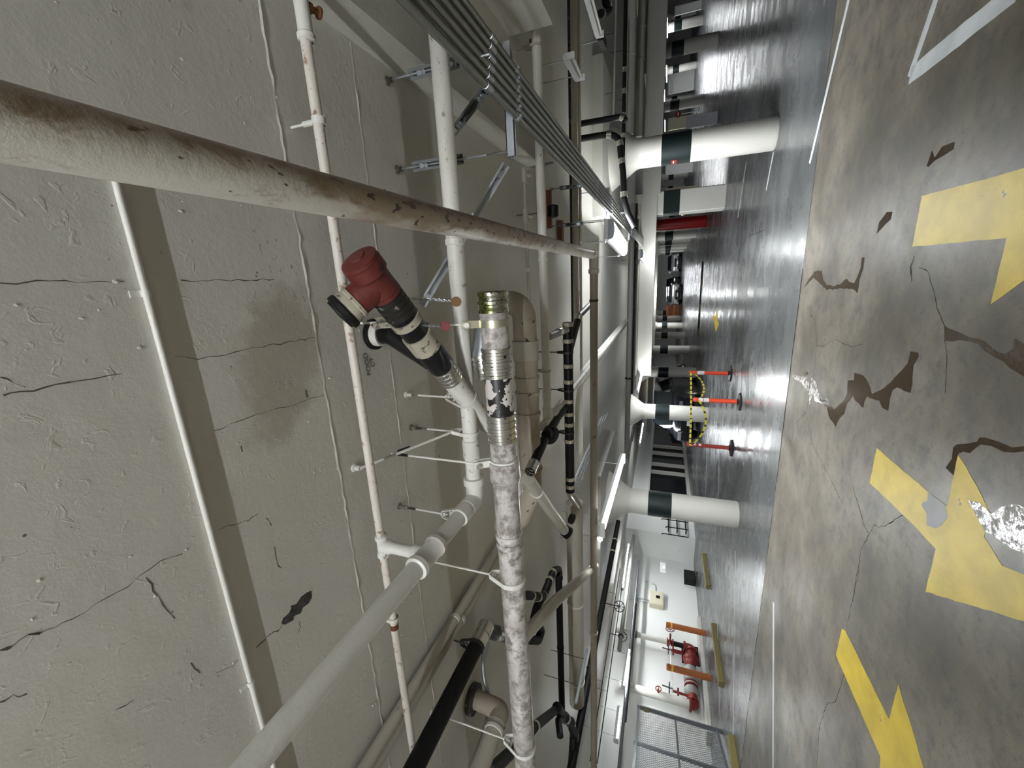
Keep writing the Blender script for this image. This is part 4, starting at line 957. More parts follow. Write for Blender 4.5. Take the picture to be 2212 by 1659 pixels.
ctie(pipe('thin_drop_pipe', 'thin pale line running beside the black line at the upper edge', 'pipe', BEIGE, .016, [P(1331, -10, 2.5), P(1328, 120, 2.5), P(1325, 250, 2.5)], n=12))
ctie(pipe('thin_drop_pipe', 'thin pale conduit line between the black line and the grey pipe', 'pipe', BEIGE, .016, [P(1354, 40, 2.5), P(1349, 256, 2.5)], n=12))
# unlit white strip lights
lamp('unlit white strip light with a dark end near the upper picture edge', P(1272, -14, 2.42), P(1296, 74, 2.42), lit=False, w_=0.07, rods=False, two=False, group='unlit strip lights')
t = thing('end_bracket', 'dark bracket at the end of the unlit strip light', 'bracket', P(1300, 88, 2.44)); q = MB(); q.bar(P(1296, 76, 2.44), P(1305, 98, 2.44), .10, .06); q.build('bracket_plate', OLDIRON, t); c = P(1300, 86, 2.44); MB().cyl(c, (c.x, c.y, CEIL), .006, 8).build('rod', GALV, t)
lamp('short unlit white strip light hung on two rods beside the conduit bundle', P(1230, 121, 2.42), P(1253, 168, 2.42), lit=False, w_=0.05, two=False, group='unlit strip lights')
# brown block on the white branch line and the brown sleeve under the slab
p = P(1182, 448, 2.55); t = thing('rusty_shim', 'rusty brown block with a black band behind the white branch line', 'bracket', p); MB().bar(p + Vector((.14, .05, .0)), p + Vector((-.16, .05, .0)), .035, .05).build('block', RUSTBROWN, t)
p = P(1186, 455, 2.50); MB().lathe(p + Vector((0, .05, -.02)), (1, 0, 0), [(.02, -.05), (.045, -.04), (.045, .04), (.02, .05)], 16).build('black_band', BLACK, t); MB().cyl(p + Vector((0, .07, 0)), (p.x, p.y+.07, CEIL), .006, 8).build('rod', ANCHOR, t)
p = P(1208, 513, 2.78); sd('rusty_plate', MB().box(p - Vector((0, 0, .02)), (.36, .10, .05)), RUSTBROWN, 'rusty ceiling plate beside the end of the stained pipe', 'plate')
p = P(1128, 96, 2.70); sd('rusty_anchor', MB().lathe(p, (0, .5, -1), [(.03, -.10), (.07, -.05), (.075, 0), (.04, .03), (.03, .08)], 16), RUSTBROWN, 'rusty round anchor plug at the capital block by the conduits', 'anchor')
# ---------------------------------------------------------------- stanchions with caution tape
tops = []
for i, (lab, px, py, h, m) in enumerate((('bright orange stanchion post with a grey reflective band, first of the taped three', 1579, 807, .95, HIVIS), ('red orange stanchion post nearest the viewer with a pale top band, middle of the three', 1599, 868, .93, HIVIS), ('faded red stanchion post with two white squares, last of the taped three', 1581, 968, .98, HIVISD))):
    p = P(px, py, 0); t = thing('stanchion', lab, 'stanchion', p, 'taped stanchion posts')
    MB().lathe(p, (0, 0, 1), [(.20, 0), (.205, .012), (.19, .035), (.09, .05), (.06, .07)], 8).build('base', RUBBER, t)
    q = MB().lathe(p, (0, 0, 1), [(.052, .05), (.046, .12), (.044, h-.10), (.05, h-.08), (.05, h-.03), (.03, h)], 20); q.build('post', m, t)
    if i < 2: MB().ring(p + Vector((0, 0, h-.27)), (0, 0, 1), .048, .04, .16 if i == 0 else .10, 20).build('reflective_band', REFL, t)
    if i == 1: MB().ring(p + Vector((0, 0, h-.16)), (0, 0, 1), .048, .04, .09, 20).build('reflective_band', REFL, t)
    if i == 2:
        for z in (h-.18, h-.30): MB().box(p + Vector((.03, -.036, z)), (.05, .012, .055), .65).build('white_square', REFL, t)
    tops.append(p + Vector((0, 0, h-.06)))
def tape(label, a, b, sag, side):
    n = 24; q = MB(); vv = []
    off = Vector((0, -.055, 0))
    for i in range(n+1):
        s = i/n; p = a.lerp(b, s) + off + Vector((0, 0, -sag*4*s*(1-s)))
        w = Vector((0, 0, .022)); vv += [p-w, p+w]
    q.add(vv, [(2*i, 2*i+1, 2*i+3, 2*i+2) for i in range(n)])
    q.add([v + Vector((0, -.002, 0)) for v in vv], [(2*i, 2*i+2, 2*i+3, 2*i+1) for i in range(n)])
    return sd('caution_tape', q, CAUTION, label, 'tape')
tape('sagging yellow caution tape between the bright orange post and the middle post', tops[0] - Vector((0, 0, .04)), tops[1] - Vector((0, 0, .05)), .17, 0)
tape('sagging yellow caution tape between the middle post and the faded red post', tops[1] - Vector((0, 0, .06)), tops[2] - Vector((0, 0, .05)), .22, 0)
tape('taut yellow caution tape running straight over all three posts', tops[0] + Vector((0, -.006, .02)), tops[2] + Vector((0, -.006, -.02)), .015, 0)
# ---------------------------------------------------------------- left wall equipment
for lab, px, py in (('orange brown bollard with yellow band, farther one by the pump', 1523, 1368), ('orange brown bollard with yellow band in front of the pump motor', 1535, 1465)):
    p = P(px, py, 0); t = thing('bollard', lab, 'bollard', p, 'bollards guarding the pump')
    MB().lathe(p, (0, 0, 1), [(.085, 0), (.085, 1.12), (.07, 1.14)], 24).build('post', ORANGE, t)
    MB().ring(p + Vector((0, 0, .98)), (0, 0, 1), .087, .08, .05, 24).build('band', YELLOW, t)
for lab, y0, y1, x in (('faded yellow wheel stop farthest along the white wall', 12.95, 11.45, -9.2), ('faded yellow wheel stop in front of the pump', 9.95, 8.25, -9.15), ('faded yellow wheel stop cut by the bottom picture edge', 6.9, 6.12, -8.87)):
    q = MB(); q.prism([(x-.09, y1, 0), (x-.07, y1, .10), (x+.07, y1, .10), (x+.09, y1, 0)], (0, y0-y1, 0)); sd('wheel_stop', q, OLIVE, lab, 'wheel stop', 'wheel stops along the wall')
XW2 = -12.1
def onwall(px, py, x): return PX(px, py, x)
# electrical cabinet
c = onwall(1417, 1300, XW2); a = onwall(1403, 1300, XW2); b = onwall(1433, 1300, XW2)
y0, y1 = onwall(1417, 1315, XW2).y, onwall(1417, 1286, XW2).y
t = thing('electrical_cabinet', 'cream electrical cabinet with a dark window on the white wall', 'cabinet', (XW2, c.y, b.z))
MB().bb((XW2, y0, b.z), (XW2+.2, y1, a.z)).build('body', CREAM, t, smooth=False)
MB().bb((XW2+.2, y0+.03, b.z+.04), (XW2+.212, y1-.03, a.z-.03)).build('door', CREAM, t, smooth=False)
MB().bb((XW2+.212, c.y-.05, b.z+.13), (XW2+.218, c.y+.10, b.z+.27)).build('window', GLASSD, t, smooth=False)
for k in (-.16, -.05): MB().tube([(XW2+.06, c.y+k, a.z-.01), (XW2+.06, c.y+k, 2.6)], .018, 10).build('conduit', GALV, t)
MB().tube([(XW2+.06, y1-.02, a.z-.22), (XW2+.06, y1+.52, a.z-.20), (XW2+.06, y1+.60, a.z+.20)], .014, 10, .12).build('conduit', GALV, t)
# emergency lamp, black box and rail rack on the jogged wall
XJ = -10.85
c = onwall(1432, 1228, XJ); t = thing('emergency_light', 'white emergency light box with a small green lamp near the wall corner', 'light', c)
MB().box(c + Vector((.045, 0, 0)), (.11, .42, .20)).build('box', LAMPW, t, smooth=False); MB().box(c + Vector((.105, -.05, -.03)), (.012, .09, .06)).build('green_lamp', emit('green_pilot', (.5, 1, .25), 1.2), t, smooth=False)
c = P(1502, 1262, 0); sd('black_box', MB().bb((XW2+.01, 14.95, .02), (XW2+.28, 15.5, .42)), RUBBER, 'black box standing at the foot of the white wall', 'box', smooth=False)
t = thing('rail_rack', 'black wall rack of three rails with cross bars on the white wall', 'rack', (XJ+.15, 17.5, 0))
XR = XJ + .18
rails = [(1444, 1.0), (1463, .62), (1482, .27)]
for px, z in rails:
    z = PX(px, 1150, XR).z; MB().tube([(XR, 16.35, z), (XR, 18.9, z)], .028, 10).build('rail', BLACK, t)
for py in (1126, 1142, 1158):
    y = PX(1460, py, XR).y; zt = PX(1431 if py != 1142 else 1440, py, XR).z
    MB().tube([(XR+.03, y, PX(1487, py, XR).z), (XR+.03, y, zt), (XR+.03, y-.07, zt+.03)], .022, 8, .03).build('cross_bar', BLACK, t)
for z in [PX(px, 1150, XR).z for px, _ in rails]:
    for y in (16.5, 18.7): MB().tube([(XJ, y, z), (XR, y, z)], .02, 8).build('bracket', BLACK, t)
# dark shutter with white mullions in the opening, lit window farther on
t = thing('dark_partition', 'dark glazed partition with white frame posts beyond the nearest left column', 'partition', (-11.0, 24, 0))
MB().bb((-11.2, 18.9, .02), (-11.05, 33, 2.0)).build('panel', DARK, t, smooth=False)
for py in (965, 980, 1004, 1021, 906, 930):
    if py in (906, 930): continue
    y = PX(1450, py, -10.9).y; MB().bb((-11.06, y-.05, .0), (-10.86, y+.05, 2.0)).build('post', COLW, t, smooth=False)
MB().bb((-11.04, 18.9, .0), (-10.84, 33, .16)).build('sill', COLW, t, smooth=False)
MB().bb((-11.04, 18.9, 1.94), (-10.84, 33, 2.0)).build('header', COLW, t, smooth=False)
a = PX(1419, 850, -10.82); b = PX(1433, 817, -10.82)
t = thing('lit_window', 'warm lit window with bars on the left wall behind the dark car', 'window', a)
MB().bb((-10.84, a.y, b.z), (-10.80, b.y, a.z)).build('pane', SIGNM, t, smooth=False)
for k in range(5):
    y = a.y + (b.y-a.y)*k/4; MB().bb((-10.80, y-.04, b.z), (-10.76, y+.04, a.z)).build('bar', STRUTD, t, smooth=False)
MB().bb((-10.80, a.y, (a.z+b.z)/2-.03), (-10.76, b.y, (a.z+b.z)/2+.03)).build('bar', STRUTD, t, smooth=False)
# ---------------------------------------------------------------- pump set
XP = -11.78
def pp_(px, py): return PX(px, py, XP)
c = pp_(1405, 1378); zb_ = pp_(1441, 1386).z
t = thing('riser_pipe', 'white riser pipe standing on the red gate valve by the wall', 'pipe', (XP, c.y, zb_))
MB().cyl((XP, c.y, zb_), (XP, c.y, 2.72), .085, 20).build('pipe', COLW, t)
q = MB(); q.ring((XP, c.y, 2.05), (0, 0, 1), .11, .08, .05, 20); q.build('coupling', OLDIRON, t)
c2 = pp_(1440, 1507); t = thing('riser_pipe', 'thicker white riser pipe rising from the red elbow near the fence', 'pipe', (XP, c2.y, .42))
MB().cyl((XP, c2.y, .42), (XP, c2.y, 2.4), .115, 20).build('pipe', COLW, t)
p = Vector((XP, c2.y, 1.32)); q = MB(); q.tube([p + Vector((.1, 0, 0)), p + Vector((.22, 0, 0))], .03, 10); q.ring(p + Vector((.24, 0, 0)), (1, 0, 0), .085, .065, .02, 16); q.bar(p + Vector((.24, -.08, 0)), p + Vector((.24, .08, 0)), .016, .016); q.build('red_test_valve', REDM, t)
y1_, y2_ = c.y, c2.y
t = thing('fire_pump', 'red fire pump with grey motor and hand wheels on the wall kerb', 'pump', (XP, (y1_+y2_)/2, .11))
zc = .46
q = MB(); q.cyl((XP, y1_, .5), (XP, y1_, zb_-.18), .075, 18); q.build('black_spool', BLACK, t)
q = MB(); q.lathe((XP, y1_, zb_-.09), (0, 0, 1), [(.13, -.10), (.13, -.07), (.08, -.06), (.10, 0), (.08, .06), (.13, .07), (.13, .10)], 18); q.tube([(XP+.08, y1_, zb_-.09), (XP+.30, y1_+.06, zb_-.09)], .03, 10); q.build('gate_valve', REDM, t)
def wheel(c, d, R, m=REDM):
    c = Vector(c); d = Vector(d).normalized(); u, v = frame(d); q = MB()
    q.tube([c + (u*math.cos(k*math.pi/9)+v*math.sin(k*math.pi/9))*R for k in range(19)], .014, 8, 0)
    for k in range(3): a = k*math.pi/3; q.bar(c-(u*math.cos(a)+v*math.sin(a))*R, c+(u*math.cos(a)+v*math.sin(a))*R, .018, .012, d)
    q.build('hand_wheel', m, t)
wheel((XP+.32, y1_+.22, zb_-.08), (1, .2, .1), .13)
q = MB(); q.tube([(XP, y1_, .52), (XP, y1_, .34), (XP, y1_-.35, .34)], .11, 18, .14); q.lathe((XP, y1_-.12, .34), (0, 1, 0), [(.17, -.03), (.17, .03)], 20); q.lathe((XP, y1_, .55), (0, 0, 1), [(.15, -.03), (.15, .03)], 20); q.build('suction_elbow', REDM, t)
q = MB(); q.ball((XP, y1_-.46, .38), .24, 20, (.9, .75, 1)); q.lathe((XP, y1_-.46, .38), (0, 1, 0), [(.12, -.26), (.16, -.2), (.16, .2), (.12, .26)], 20); q.build('pump_casing', REDM, t)
q = MB(); q.lathe((XP, y1_-.78, .42), (0, -1, 0), [(.10, 0), (.19, .02), (.20, .06), (.20, .40), (.17, .44), (.06, .45)], 24); q.box((XP+.05, y1_-1.0, .2), (.3, .36, .12)); q.build('motor', GREYP, t)
for k in range(3): MB().ring((XP, y1_-1.30-.045*k, .42), (0, 1, 0), .19, .1, .022, 20).build('striped_guard', REDM if k % 2 == 0 else COLW, t)
q = MB(); q.ball((XP, y1_-1.52, .42), .20, 18, (1, .8, 1)); q.cyl((XP, y1_-1.3, .42), (XP, y1_-1.7, .42), .10, 16); q.build('check_valve', GREYP, t)
q = MB(); q.lathe((XP, y2_+.24, .40), (0, 1, 0), [(.17, -.16), (.17, -.12), (.11, -.10), (.13, 0), (.11, .10), (.17, .12), (.17, .16)], 20); q.tube([(XP, y2_+.24, .5), (XP, y2_+.26, .92)], .035, 10); q.box((XP, y2_+.25, .78), (.10, .22, .05)); q.build('discharge_valve', REDM, t)
q = MB(); q.tube([(XP, y2_+.12, .36), (XP, y2_, .36), (XP, y2_, .50)], .125, 20, .15); q.lathe((XP, y2_, .47), (0, 0, 1), [(.18, -.03), (.18, .03)], 20); q.build('discharge_elbow', REDM, t)
q = MB(); q.tube([(XP+.02, y1_-.30, .62), (XP+.06, y1_-.34, .88)], .06, 12); q.tube([(XP+.06, y1_-.34, .85), (XP+.08, y1_-.36, 1.0)], .035, 10); q.box((XP+.06, y1_-.34, .90), (.10, .26, .05)); q.build('gear_valve', REDM, t)
for yy in (y1_-.36, y2_+.26): MB().cyl((XP+.07, yy, .92), (XP+.08, yy+.02, 1.22), .018, 8).build('stem', OLDIRON, t)
wheel((XP+.10, y1_-.36, 1.04), (0, 0, 1), .14, OLDIRON); wheel((XP+.08, y2_+.26, 1.02), (0, 0, 1), .14, OLDIRON)
MB().tube([(XP+.12, y1_-.2, .98), (XP+.12, y2_+.1, .95)], .012, 8).build('sensing_line', GALV, t)
sd('dark_louvre', MB().bb((XW2+.002, y1_-.35, .112), (XW2+.05, y1_+.35, .62)), DARK, 'dark louvre panel in the wall behind the pump suction', 'louvre', smooth=False)
# ---------------------------------------------------------------- chain link fence
FA, FB = Vector((-10.18, 7.98, 0)), Vector((-8.75, 5.51, 0)); fd = (FB-FA).normalized(); fn = Vector((-fd.y, fd.x, 0))
fa = P(1558, 1581, 0); zt = PX(1376, 1529, FA.x).z
zt = max(1.7, min(zt, 2.3))
t = thing('chain_link_fence', 'grey chain link fence with square posts at the lower edge of the picture', 'fence', FA)
def solve_row(r, z):
    lo, hi = 0.0, 3.5
    for _ in range(40):
        m = (lo+hi)/2
        if row(FA + fd*m + Vector((0, 0, z))) < r: lo = m
        else: hi = m
    return m
FL = (FB-FA).length
s2 = solve_row(1603, zt)
for s, w_ in ((0, .07), (s2, .055), (FL, .07)):
    p = FA + fd*s; MB().bar(p, p + Vector((0, 0, zt)), w_, w_, fd).build('post', STRUTD, t)
for z, w_ in ((.09, .05), (zt*.53, .035), (zt-.04, .05)): MB().bar(FA + Vector((0, 0, z)), FB + Vector((0, 0, z)), w_, w_).build('rail', STRUTD, t)
q = MB(); st = .075; H_ = zt-.12; n = int((FL+H_)/st)
for k in range(n):
    for sg in (1, -1):
        s0 = k*st - H_; s1 = k*st
        a0, a1 = max(0, s0), min(FL, s1)
        if a1-a0 < .02: continue
        z0, z1 = (a0-s0), (a1-s0)
        if sg < 0: z0, z1 = H_-z0, H_-z1
        q.bar(FA + fd*a0 + Vector((0, 0, .07+z0)) + fn*.006*sg, FA + fd*a1 + Vector((0, 0, .07+z1)) + fn*.006*sg, .006, .006, fn)
o = q.build('wire_mesh', GALV, t, smooth=False); o['kind'] = 'stuff'
c = FA + fd*.16 + Vector((0, 0, zt-.22)); MB().box(c - fn*.0 + Vector((.03, .02, 0)), (.16, .012, .12), math.atan2(fd.y, fd.x)).build('plate', OLIVE, t, smooth=False)
# ---------------------------------------------------------------- cars
def car(label, pos, ang, body, L=4.6, W=1.82, Hh=1.5, suv=False, hub=None):
    pos = Vector(pos); R = Matrix.Rotation(ang, 3, 'Z')
    t = thing('car', label, 'car', pos)
    G = lambda x, y, z: pos + R @ Vector((x, y, z))
    hb = .95 if not suv else 1.12
    out = [(-L/2, .35), (-L/2, hb*.9), (-L/2+.15, hb), (L/2-1.15, hb), (L/2-.25, hb*.84), (L/2, hb*.62), (L/2, .33), (L/2-.2, .24), (-L/2+.2, .24)]
    cxm, czm = 0, .6
    def loft(prof, ys, nm, m):
        q = MB(); n = len(prof); vv = []
        for y, k in ys:
            for x, z in prof: vv.append(G(cxm + (x-cxm)*k, y, czm + (z-czm)*(k if z > czm else 1-(1-k)*.3)))
        ff = [tuple(reversed(range(n))), tuple(range((len(ys)-1)*n, len(ys)*n))]
        for a in range(len(ys)-1):
            for i in range(n): j = (i+1) % n; ff.append((a*n+i, a*n+j, (a+1)*n+j, (a+1)*n+i))
        q.add(vv, ff); return q.build(nm, m, t)
    loft(out, [(-W/2, .94), (-W/2+.12, .985), (-W/4, 1), (W/4, 1), (W/2-.12, .985), (W/2, .94)], 'body', body)
    x0, x1, x2, x3 = ((-L/2+.08, -L/2+.35, .55, 1.15) if suv else (-L/2+.45, -L/2+1.1, .35, 1.15))
    w0, w1 = W/2-.07, W/2-.24
    def cab(sh, nm, m, zz0, zz1, e=0):
        k0 = (zz0-hb)/(Hh-hb); k1 = (zz1-hb)/(Hh-hb); vv = []
        for k in (k0, k1):
            xa = x0+(x1-x0)*k-e; xb = x3+(x2-x3)*k+e; w = w0+(w1-w0)*k+e; z = hb+(Hh-hb)*k
            vv += [G(xa, -w, z), G(xb, -w, z), G(xb, w, z), G(xa, w, z)]
        MB().add(vv, [(3, 2, 1, 0), (4, 5, 6, 7), (0, 1, 5, 4), (1, 2, 6, 5), (2, 3, 7, 6), (3, 0, 4, 7)]).build(nm, m, t)
    cab(0, 'windows', GLASSD, hb-.02, Hh-.06); cab(0, 'roof', body, Hh-.08, Hh, .012)
    for x in (-L/2+.85, L/2-.9):
        for s in (-1, 1):
            q = MB(); q.lathe(G(x, s*(W/2-.11), .34), R @ Vector((0, s, 0)), [(.34, -.11), (.345, 0), (.33, .115), (.22, .12)], 20); w = q.build('wheel', RUBBER, t)
            q = MB(); q.lathe(G(x, s*(W/2-.0), .34), R @ Vector((0, s, 0)), [(.20, 0), (.20, .015), (.05, .03)], 10); q.build('hub_cap', hub or CHROME, w)
    for s in (-1, 1):
        MB().box(G(L/2-.10, s*(W/2-.32), hb*.70), (.18, .40, .14), ang).build('headlight', CHROME, t)
        MB().box(G(-L/2+.03, s*(W/2-.25), hb*.8), (.08, .3, .18), ang).build('tail_light', REDM, t)
        MB().box(G(.85, s*(W/2+.08), hb+.08), (.16, .18, .13), ang).build('mirror', body, t)
    MB().box(G(L/2-.02, 0, hb*.58), (.07, .95, .20), ang).build('grille', BLACK, t)
    MB().box(G(L/2+.01, 0, .38), (.05, 1.4, .12), ang).build('bumper', BLACK, t); MB().box(G(L/2+.025, 0, .46), (.04, .36, .12), ang).build('number_plate', LAMPW, t)
    return t
car('dark blue-black van-like car between the second and third left columns', (-6.2, 20.0, 0), -math.pi/2, CARD, 4.7, 2.0, 1.9, True)
car('black car with bright wheel spokes behind the third left column', (-7.7, 25.0, 0), 0.0, CARD, 4.5, 1.85, 1.5)
a = P(1465, 571, 0); car('silver car facing the viewer near the end of the aisle, nearest the right columns', (a.x, 53.0, 0), -math.pi/2, CARS, 4.5, 1.9, 1.55, True)
a = P(1466, 612, 0); car('dark car facing the viewer, middle one at the end of the aisle', (a.x, 54.0, 0), -math.pi/2, CARD, 4.5, 1.8, 1.5)
a = PY(1467, 634, 46.5); car('silver car facing the viewer, leftmost of those at the end of the aisle', (a.x, 46.5, 0), -math.pi/2, CARS, 4.5, 1.85, 1.5)
car('dark car half hidden behind the middle row columns', (4.6, 45.0, 0), math.pi*0.75, CARD, 4.6, 1.85, 1.55, True)
# far odds and ends
a = P(1465, 667, 0); t = thing('crate_stack', 'reddish brown stack of crates at the end of the aisle', 'crates', (a.x, 52, 0))
for k in range(4): MB().bb((a.x-.75, 51.6, .02+.36*k), (a.x+.75, 52.4, .34+.36*k)).build('crate', ORANGE if k % 2 else RUSTBROWN, t, smooth=False)
def board(label, px0, px1, py0, py1, Y, m=WALLW, th=.08, foot=False, nm='white_board'):
    A = PY(px0, (py0+py1)/2, Y); B = PY(px1, (py0+py1)/2, Y); xa = PY((px0+px1)/2, py0, Y).x; xb = PY((px0+px1)/2, py1, Y).x
    z0 = 0.0 if foot else B.z
    t = thing(nm, label, 'panel', ((xa+xb)/2, Y, z0))
    MB().bb((min(xa, xb), Y, z0), (max(xa, xb), Y+th, A.z)).build('panel', m, t, smooth=False)
    MB().bb((min(xa, xb)-.03, Y-.01, A.z-.02), (max(xa, xb)+.03, Y+th+.01, A.z+.03)).build('top_rail', STRUTD if m is not WALLW else LAMPG, t, smooth=False)
    return t
board('large far white partition between the round columns on the right', 1444, 1490, 144, 200, 44.0, foot=True, nm='partition')
board('far white partition at the upper picture edge', 1458, 1490, 10, 30, 38.0, foot=True, nm='partition')
board('cream panel right behind the large round column', 1443, 1480, 253, 279, 30.0, CREAM, foot=True, nm='partition')
board('white panel seen below the large round column', 1438, 1474, 349, 376, 38.0, foot=True, nm='partition')
board('cream panel beside the square column', 1435, 1473, 406, 415, 30.0, CREAM, foot=True, nm='partition')
sp = P(1553, 255, 0); xa, xb = PY(1515, 246, sp.y).x, PY(1515, 272, sp.y).x
t = thing('grey_barrier', 'pale grey panel leaning beside the large round column', 'panel', (xa, sp.y, 0)); MB().bb((min(xa, xb), sp.y, 0.01), (max(xa, xb), sp.y+.06, PY(1482, 258, sp.y).z)).build('panel', paint('pale_grey_panel', (.46, .46, .50), .5), t, smooth=False); MB().bb((min(xa, xb)-.02, sp.y-.02, 0), (max(xa, xb)+.02, sp.y+.08, .05)).build('foot', STRUTD, t, smooth=False)
c = PY(1465, 247, 29.0); t = thing('no_entry_sign', 'small round red no entry sign behind the large round column', 'sign', c)
MB().lathe(c, (0, -1, 0), [(.17, -.01), (.17, .01)], 28).build('disc', REDM, t); MB().box(c + Vector((0, -.014, 0)), (.22, .008, .05)).build('white_bar', LAMPW, t, smooth=False); MB().cyl((c.x, c.y+.03, 0), (c.x, c.y+.03, c.z+.15), .02, 8).build('pole', GALV, t)
pA_ = proj(Vector((2.1-.2, 8.6-.16, 1.55)))
t = thing('column_notice', 'small red notice on the dark band of the large round column', 'sign', (1.86, 8.49, 1.53)); MB().box((1.862, 8.497, 1.55), (.012, .10, .09), .5).build('plate', REDM, t, smooth=False); MB().box((1.857, 8.494, 1.56), (.008, .05, .02), .5).build('white_stripe', LAMPW, t, smooth=False)
# ---------------------------------------------------------------- floor markings and wet patches
def patch(name, label, cat, m, pts, h=.0015, group=None, jit=0.0, sub=0.05):
    W = [P(*p, 0) for p in pts]; q = []
    for a, b in zip(W, W[1:] + W[:1]):
        n = max(1, int((b-a).length/sub)) if jit else 1
        for i in range(n): q.append(a.lerp(b, i/n) + (Vector((random.uniform(-1, 1), random.uniform(-1, 1), 0))*jit if i else Vector((0, 0, 0))))
    ar = sum(a.x*b.y - b.x*a.y for a, b in zip(q, q[1:] + q[:1]))
    if ar < 0: q.reverse()
    from mathutils.geometry import tessellate_polygon
    n = len(q); mb = MB(); top = [p + Vector((0, 0, h)) for p in q]
    tri = tessellate_polygon([top]); ff = []
    for a, b, c in tri:
        nz = (top[b]-top[a]).cross(top[c]-top[a]).z; ff.append((a, b, c) if nz > 0 else (a, c, b))
    mb.add(top + [p + Vector((0, 0, .0002)) for p in q], ff + [(i, n+i, n+(i+1) % n, (i+1) % n) for i in range(n)])
    return tag(mb.build(name, m, smooth=False), label, cat, group)
patch('floor_arrow', 'yellow painted arrow piece at the right edge, nearest the white corner line', 'floor marking', YPAINT, [(1992, 423), (2127, 388), (2212, 363), (2420, 300), (2440, 505), (2212, 606), (2141, 657), (2175, 514), (1971, 533)], group='yellow floor arrows', jit=.002)
patch('floor_arrow', 'yellow painted arrow with a worn bare spot in the middle foreground', 'floor marking', YPAINT, [(1894, 968), (1920, 990), (2005, 1062), (2047, 1094), (2070, 983), (2088, 1010), (2122, 1072), (2138, 1108), (2126, 1160), (2165, 1222), (2212, 1241), (2400, 1310), (2400, 1420), (2212, 1342), (2110, 1311), (2000, 1279), (2022, 1186), (1980, 1140), (1879, 1043)], group='yellow floor arrows', jit=.004)
patch('floor_arrow', 'narrow yellow painted arrow cut by the bottom edge', 'floor marking', YPAINT, [(1819, 1358), (1826, 1362), (1921, 1555), (1941, 1478), (1951, 1513), (1965, 1556), (1994, 1654), (2030, 1790), (1880, 1790), (1901, 1659), (1902, 1635), (1806, 1415)], group='yellow floor arrows', jit=.003)
z2 = zq(1200, 400)
patch('floor_arrow', 'small far yellow arrow in the middle of the aisle', 'floor marking', YPAINT, z2([(1285, 980), (1291, 1075), (1301, 1108), (1276, 1170), (1266, 1095), (1249, 1060), (1252, 1035), (1272, 1045)]), group='yellow floor arrows')
patch('bare_spot', 'grey bare patch worn through the yellow arrow in the foreground', 'worn patch', SPALL if False else floor_paint('bare_worn_concrete', (.17, .165, .16), (.10, .10, .10)), z6([(1450, 790), (1500, 820), (1590, 890), (1605, 985), (1560, 1050), (1510, 1075), (1440, 1050), (1440, 960), (1400, 890), (1410, 865), (1445, 855)]), h=.0022, jit=.006)
# white lines
def wline(label, a, b, wd, wd2=None):
    A, B = P(*a, 0), P(*b, 0); d = (B-A).normalized(); n = Vector((-d.y, d.x, 0)); w2 = wd if wd2 is None else wd2
    mb = MB(); N = 14; L = []
    for i in range(N+1):
        p = A.lerp(B, i/N); w = (wd+(w2-wd)*i/N)/2*random.uniform(.92, 1.05); L.append((p+n*w, p-n*w))
    vv = [q + Vector((0, 0, .0014)) for ab in L for q in ab]; vv += [q - Vector((0, 0, .0012)) for q in vv]
    M = 2*(N+1); ff = [(2*i, 2*i+1, 2*i+3, 2*i+2) for i in range(N)] + [(2*i, 2*i+2, M+2*i+2, M+2*i) for i in range(N)] + [(2*i+1, M+2*i+1, M+2*i+3, 2*i+3) for i in range(N)]
    return tag(mb.add(vv, ff).build('stall_line', WPAINT, smooth=False), label, 'floor marking', 'white stall lines')
wline('long white stall line at upper right passing beside the large round column', (1838, -20), (1749, 353), .075)
wline('thick arm of the white V shaped corner marking at the upper right', (2200, -25), (1966, 164), .115)
wline('thin arm of the white V shaped corner marking at the upper right', (2030, -25), (1965, 166), .075)
wline('short white line just below the foot of the large round column', (1671, 328), (1655, 411), .075)
wline('white stall line below and beyond the large round column', (1612, 350), (1594, 470), .08)
wline('white stall line beside the square column', z2([(1262, 240)])[0], z2([(1240, 424)])[0], .08)
wline('white stall line running along the lower bays toward the wheel stops', (1588.5, 1190), (1583, 1640), .09)
wline('white stall line at the lower edge of the foreground, crossing the slab joint', (1671, 1301), (1670, 1680), .085)
wline('white stall line behind the nearest left column', (1554, 945), (1552, 1068), .09)
wline('faint white stall line before the dark partition', (1527, 915), (1525, 1062), .08)
wline('white stall line before the white wall', z2([(0, 0)])[0] if False else (1545, 1215), (1556, 1560), .08)
# speed bump
q = MB(); a = P(1518, 565, 0); b = P(1508, 726, 0); n = 9
t = thing('speed_bump', 'black and yellow striped speed bump across the aisle', 'speed bump', ((a.x+b.x)/2, 21.7, 0))
for i in range(n):
    x0_, x1_ = b.x + (a.x-b.x)*i/n, b.x + (a.x-b.x)*(i+1)/n
    q = MB(); q.prism([(x0_, 21.50, 0), (x0_, 21.6, .05), (x0_, 21.8, .05), (x0_, 21.90, 0)], (x1_-x0_, 0, 0)); q.build('segment', RUBBER if i % 3 else OLIVE, t, smooth=False)
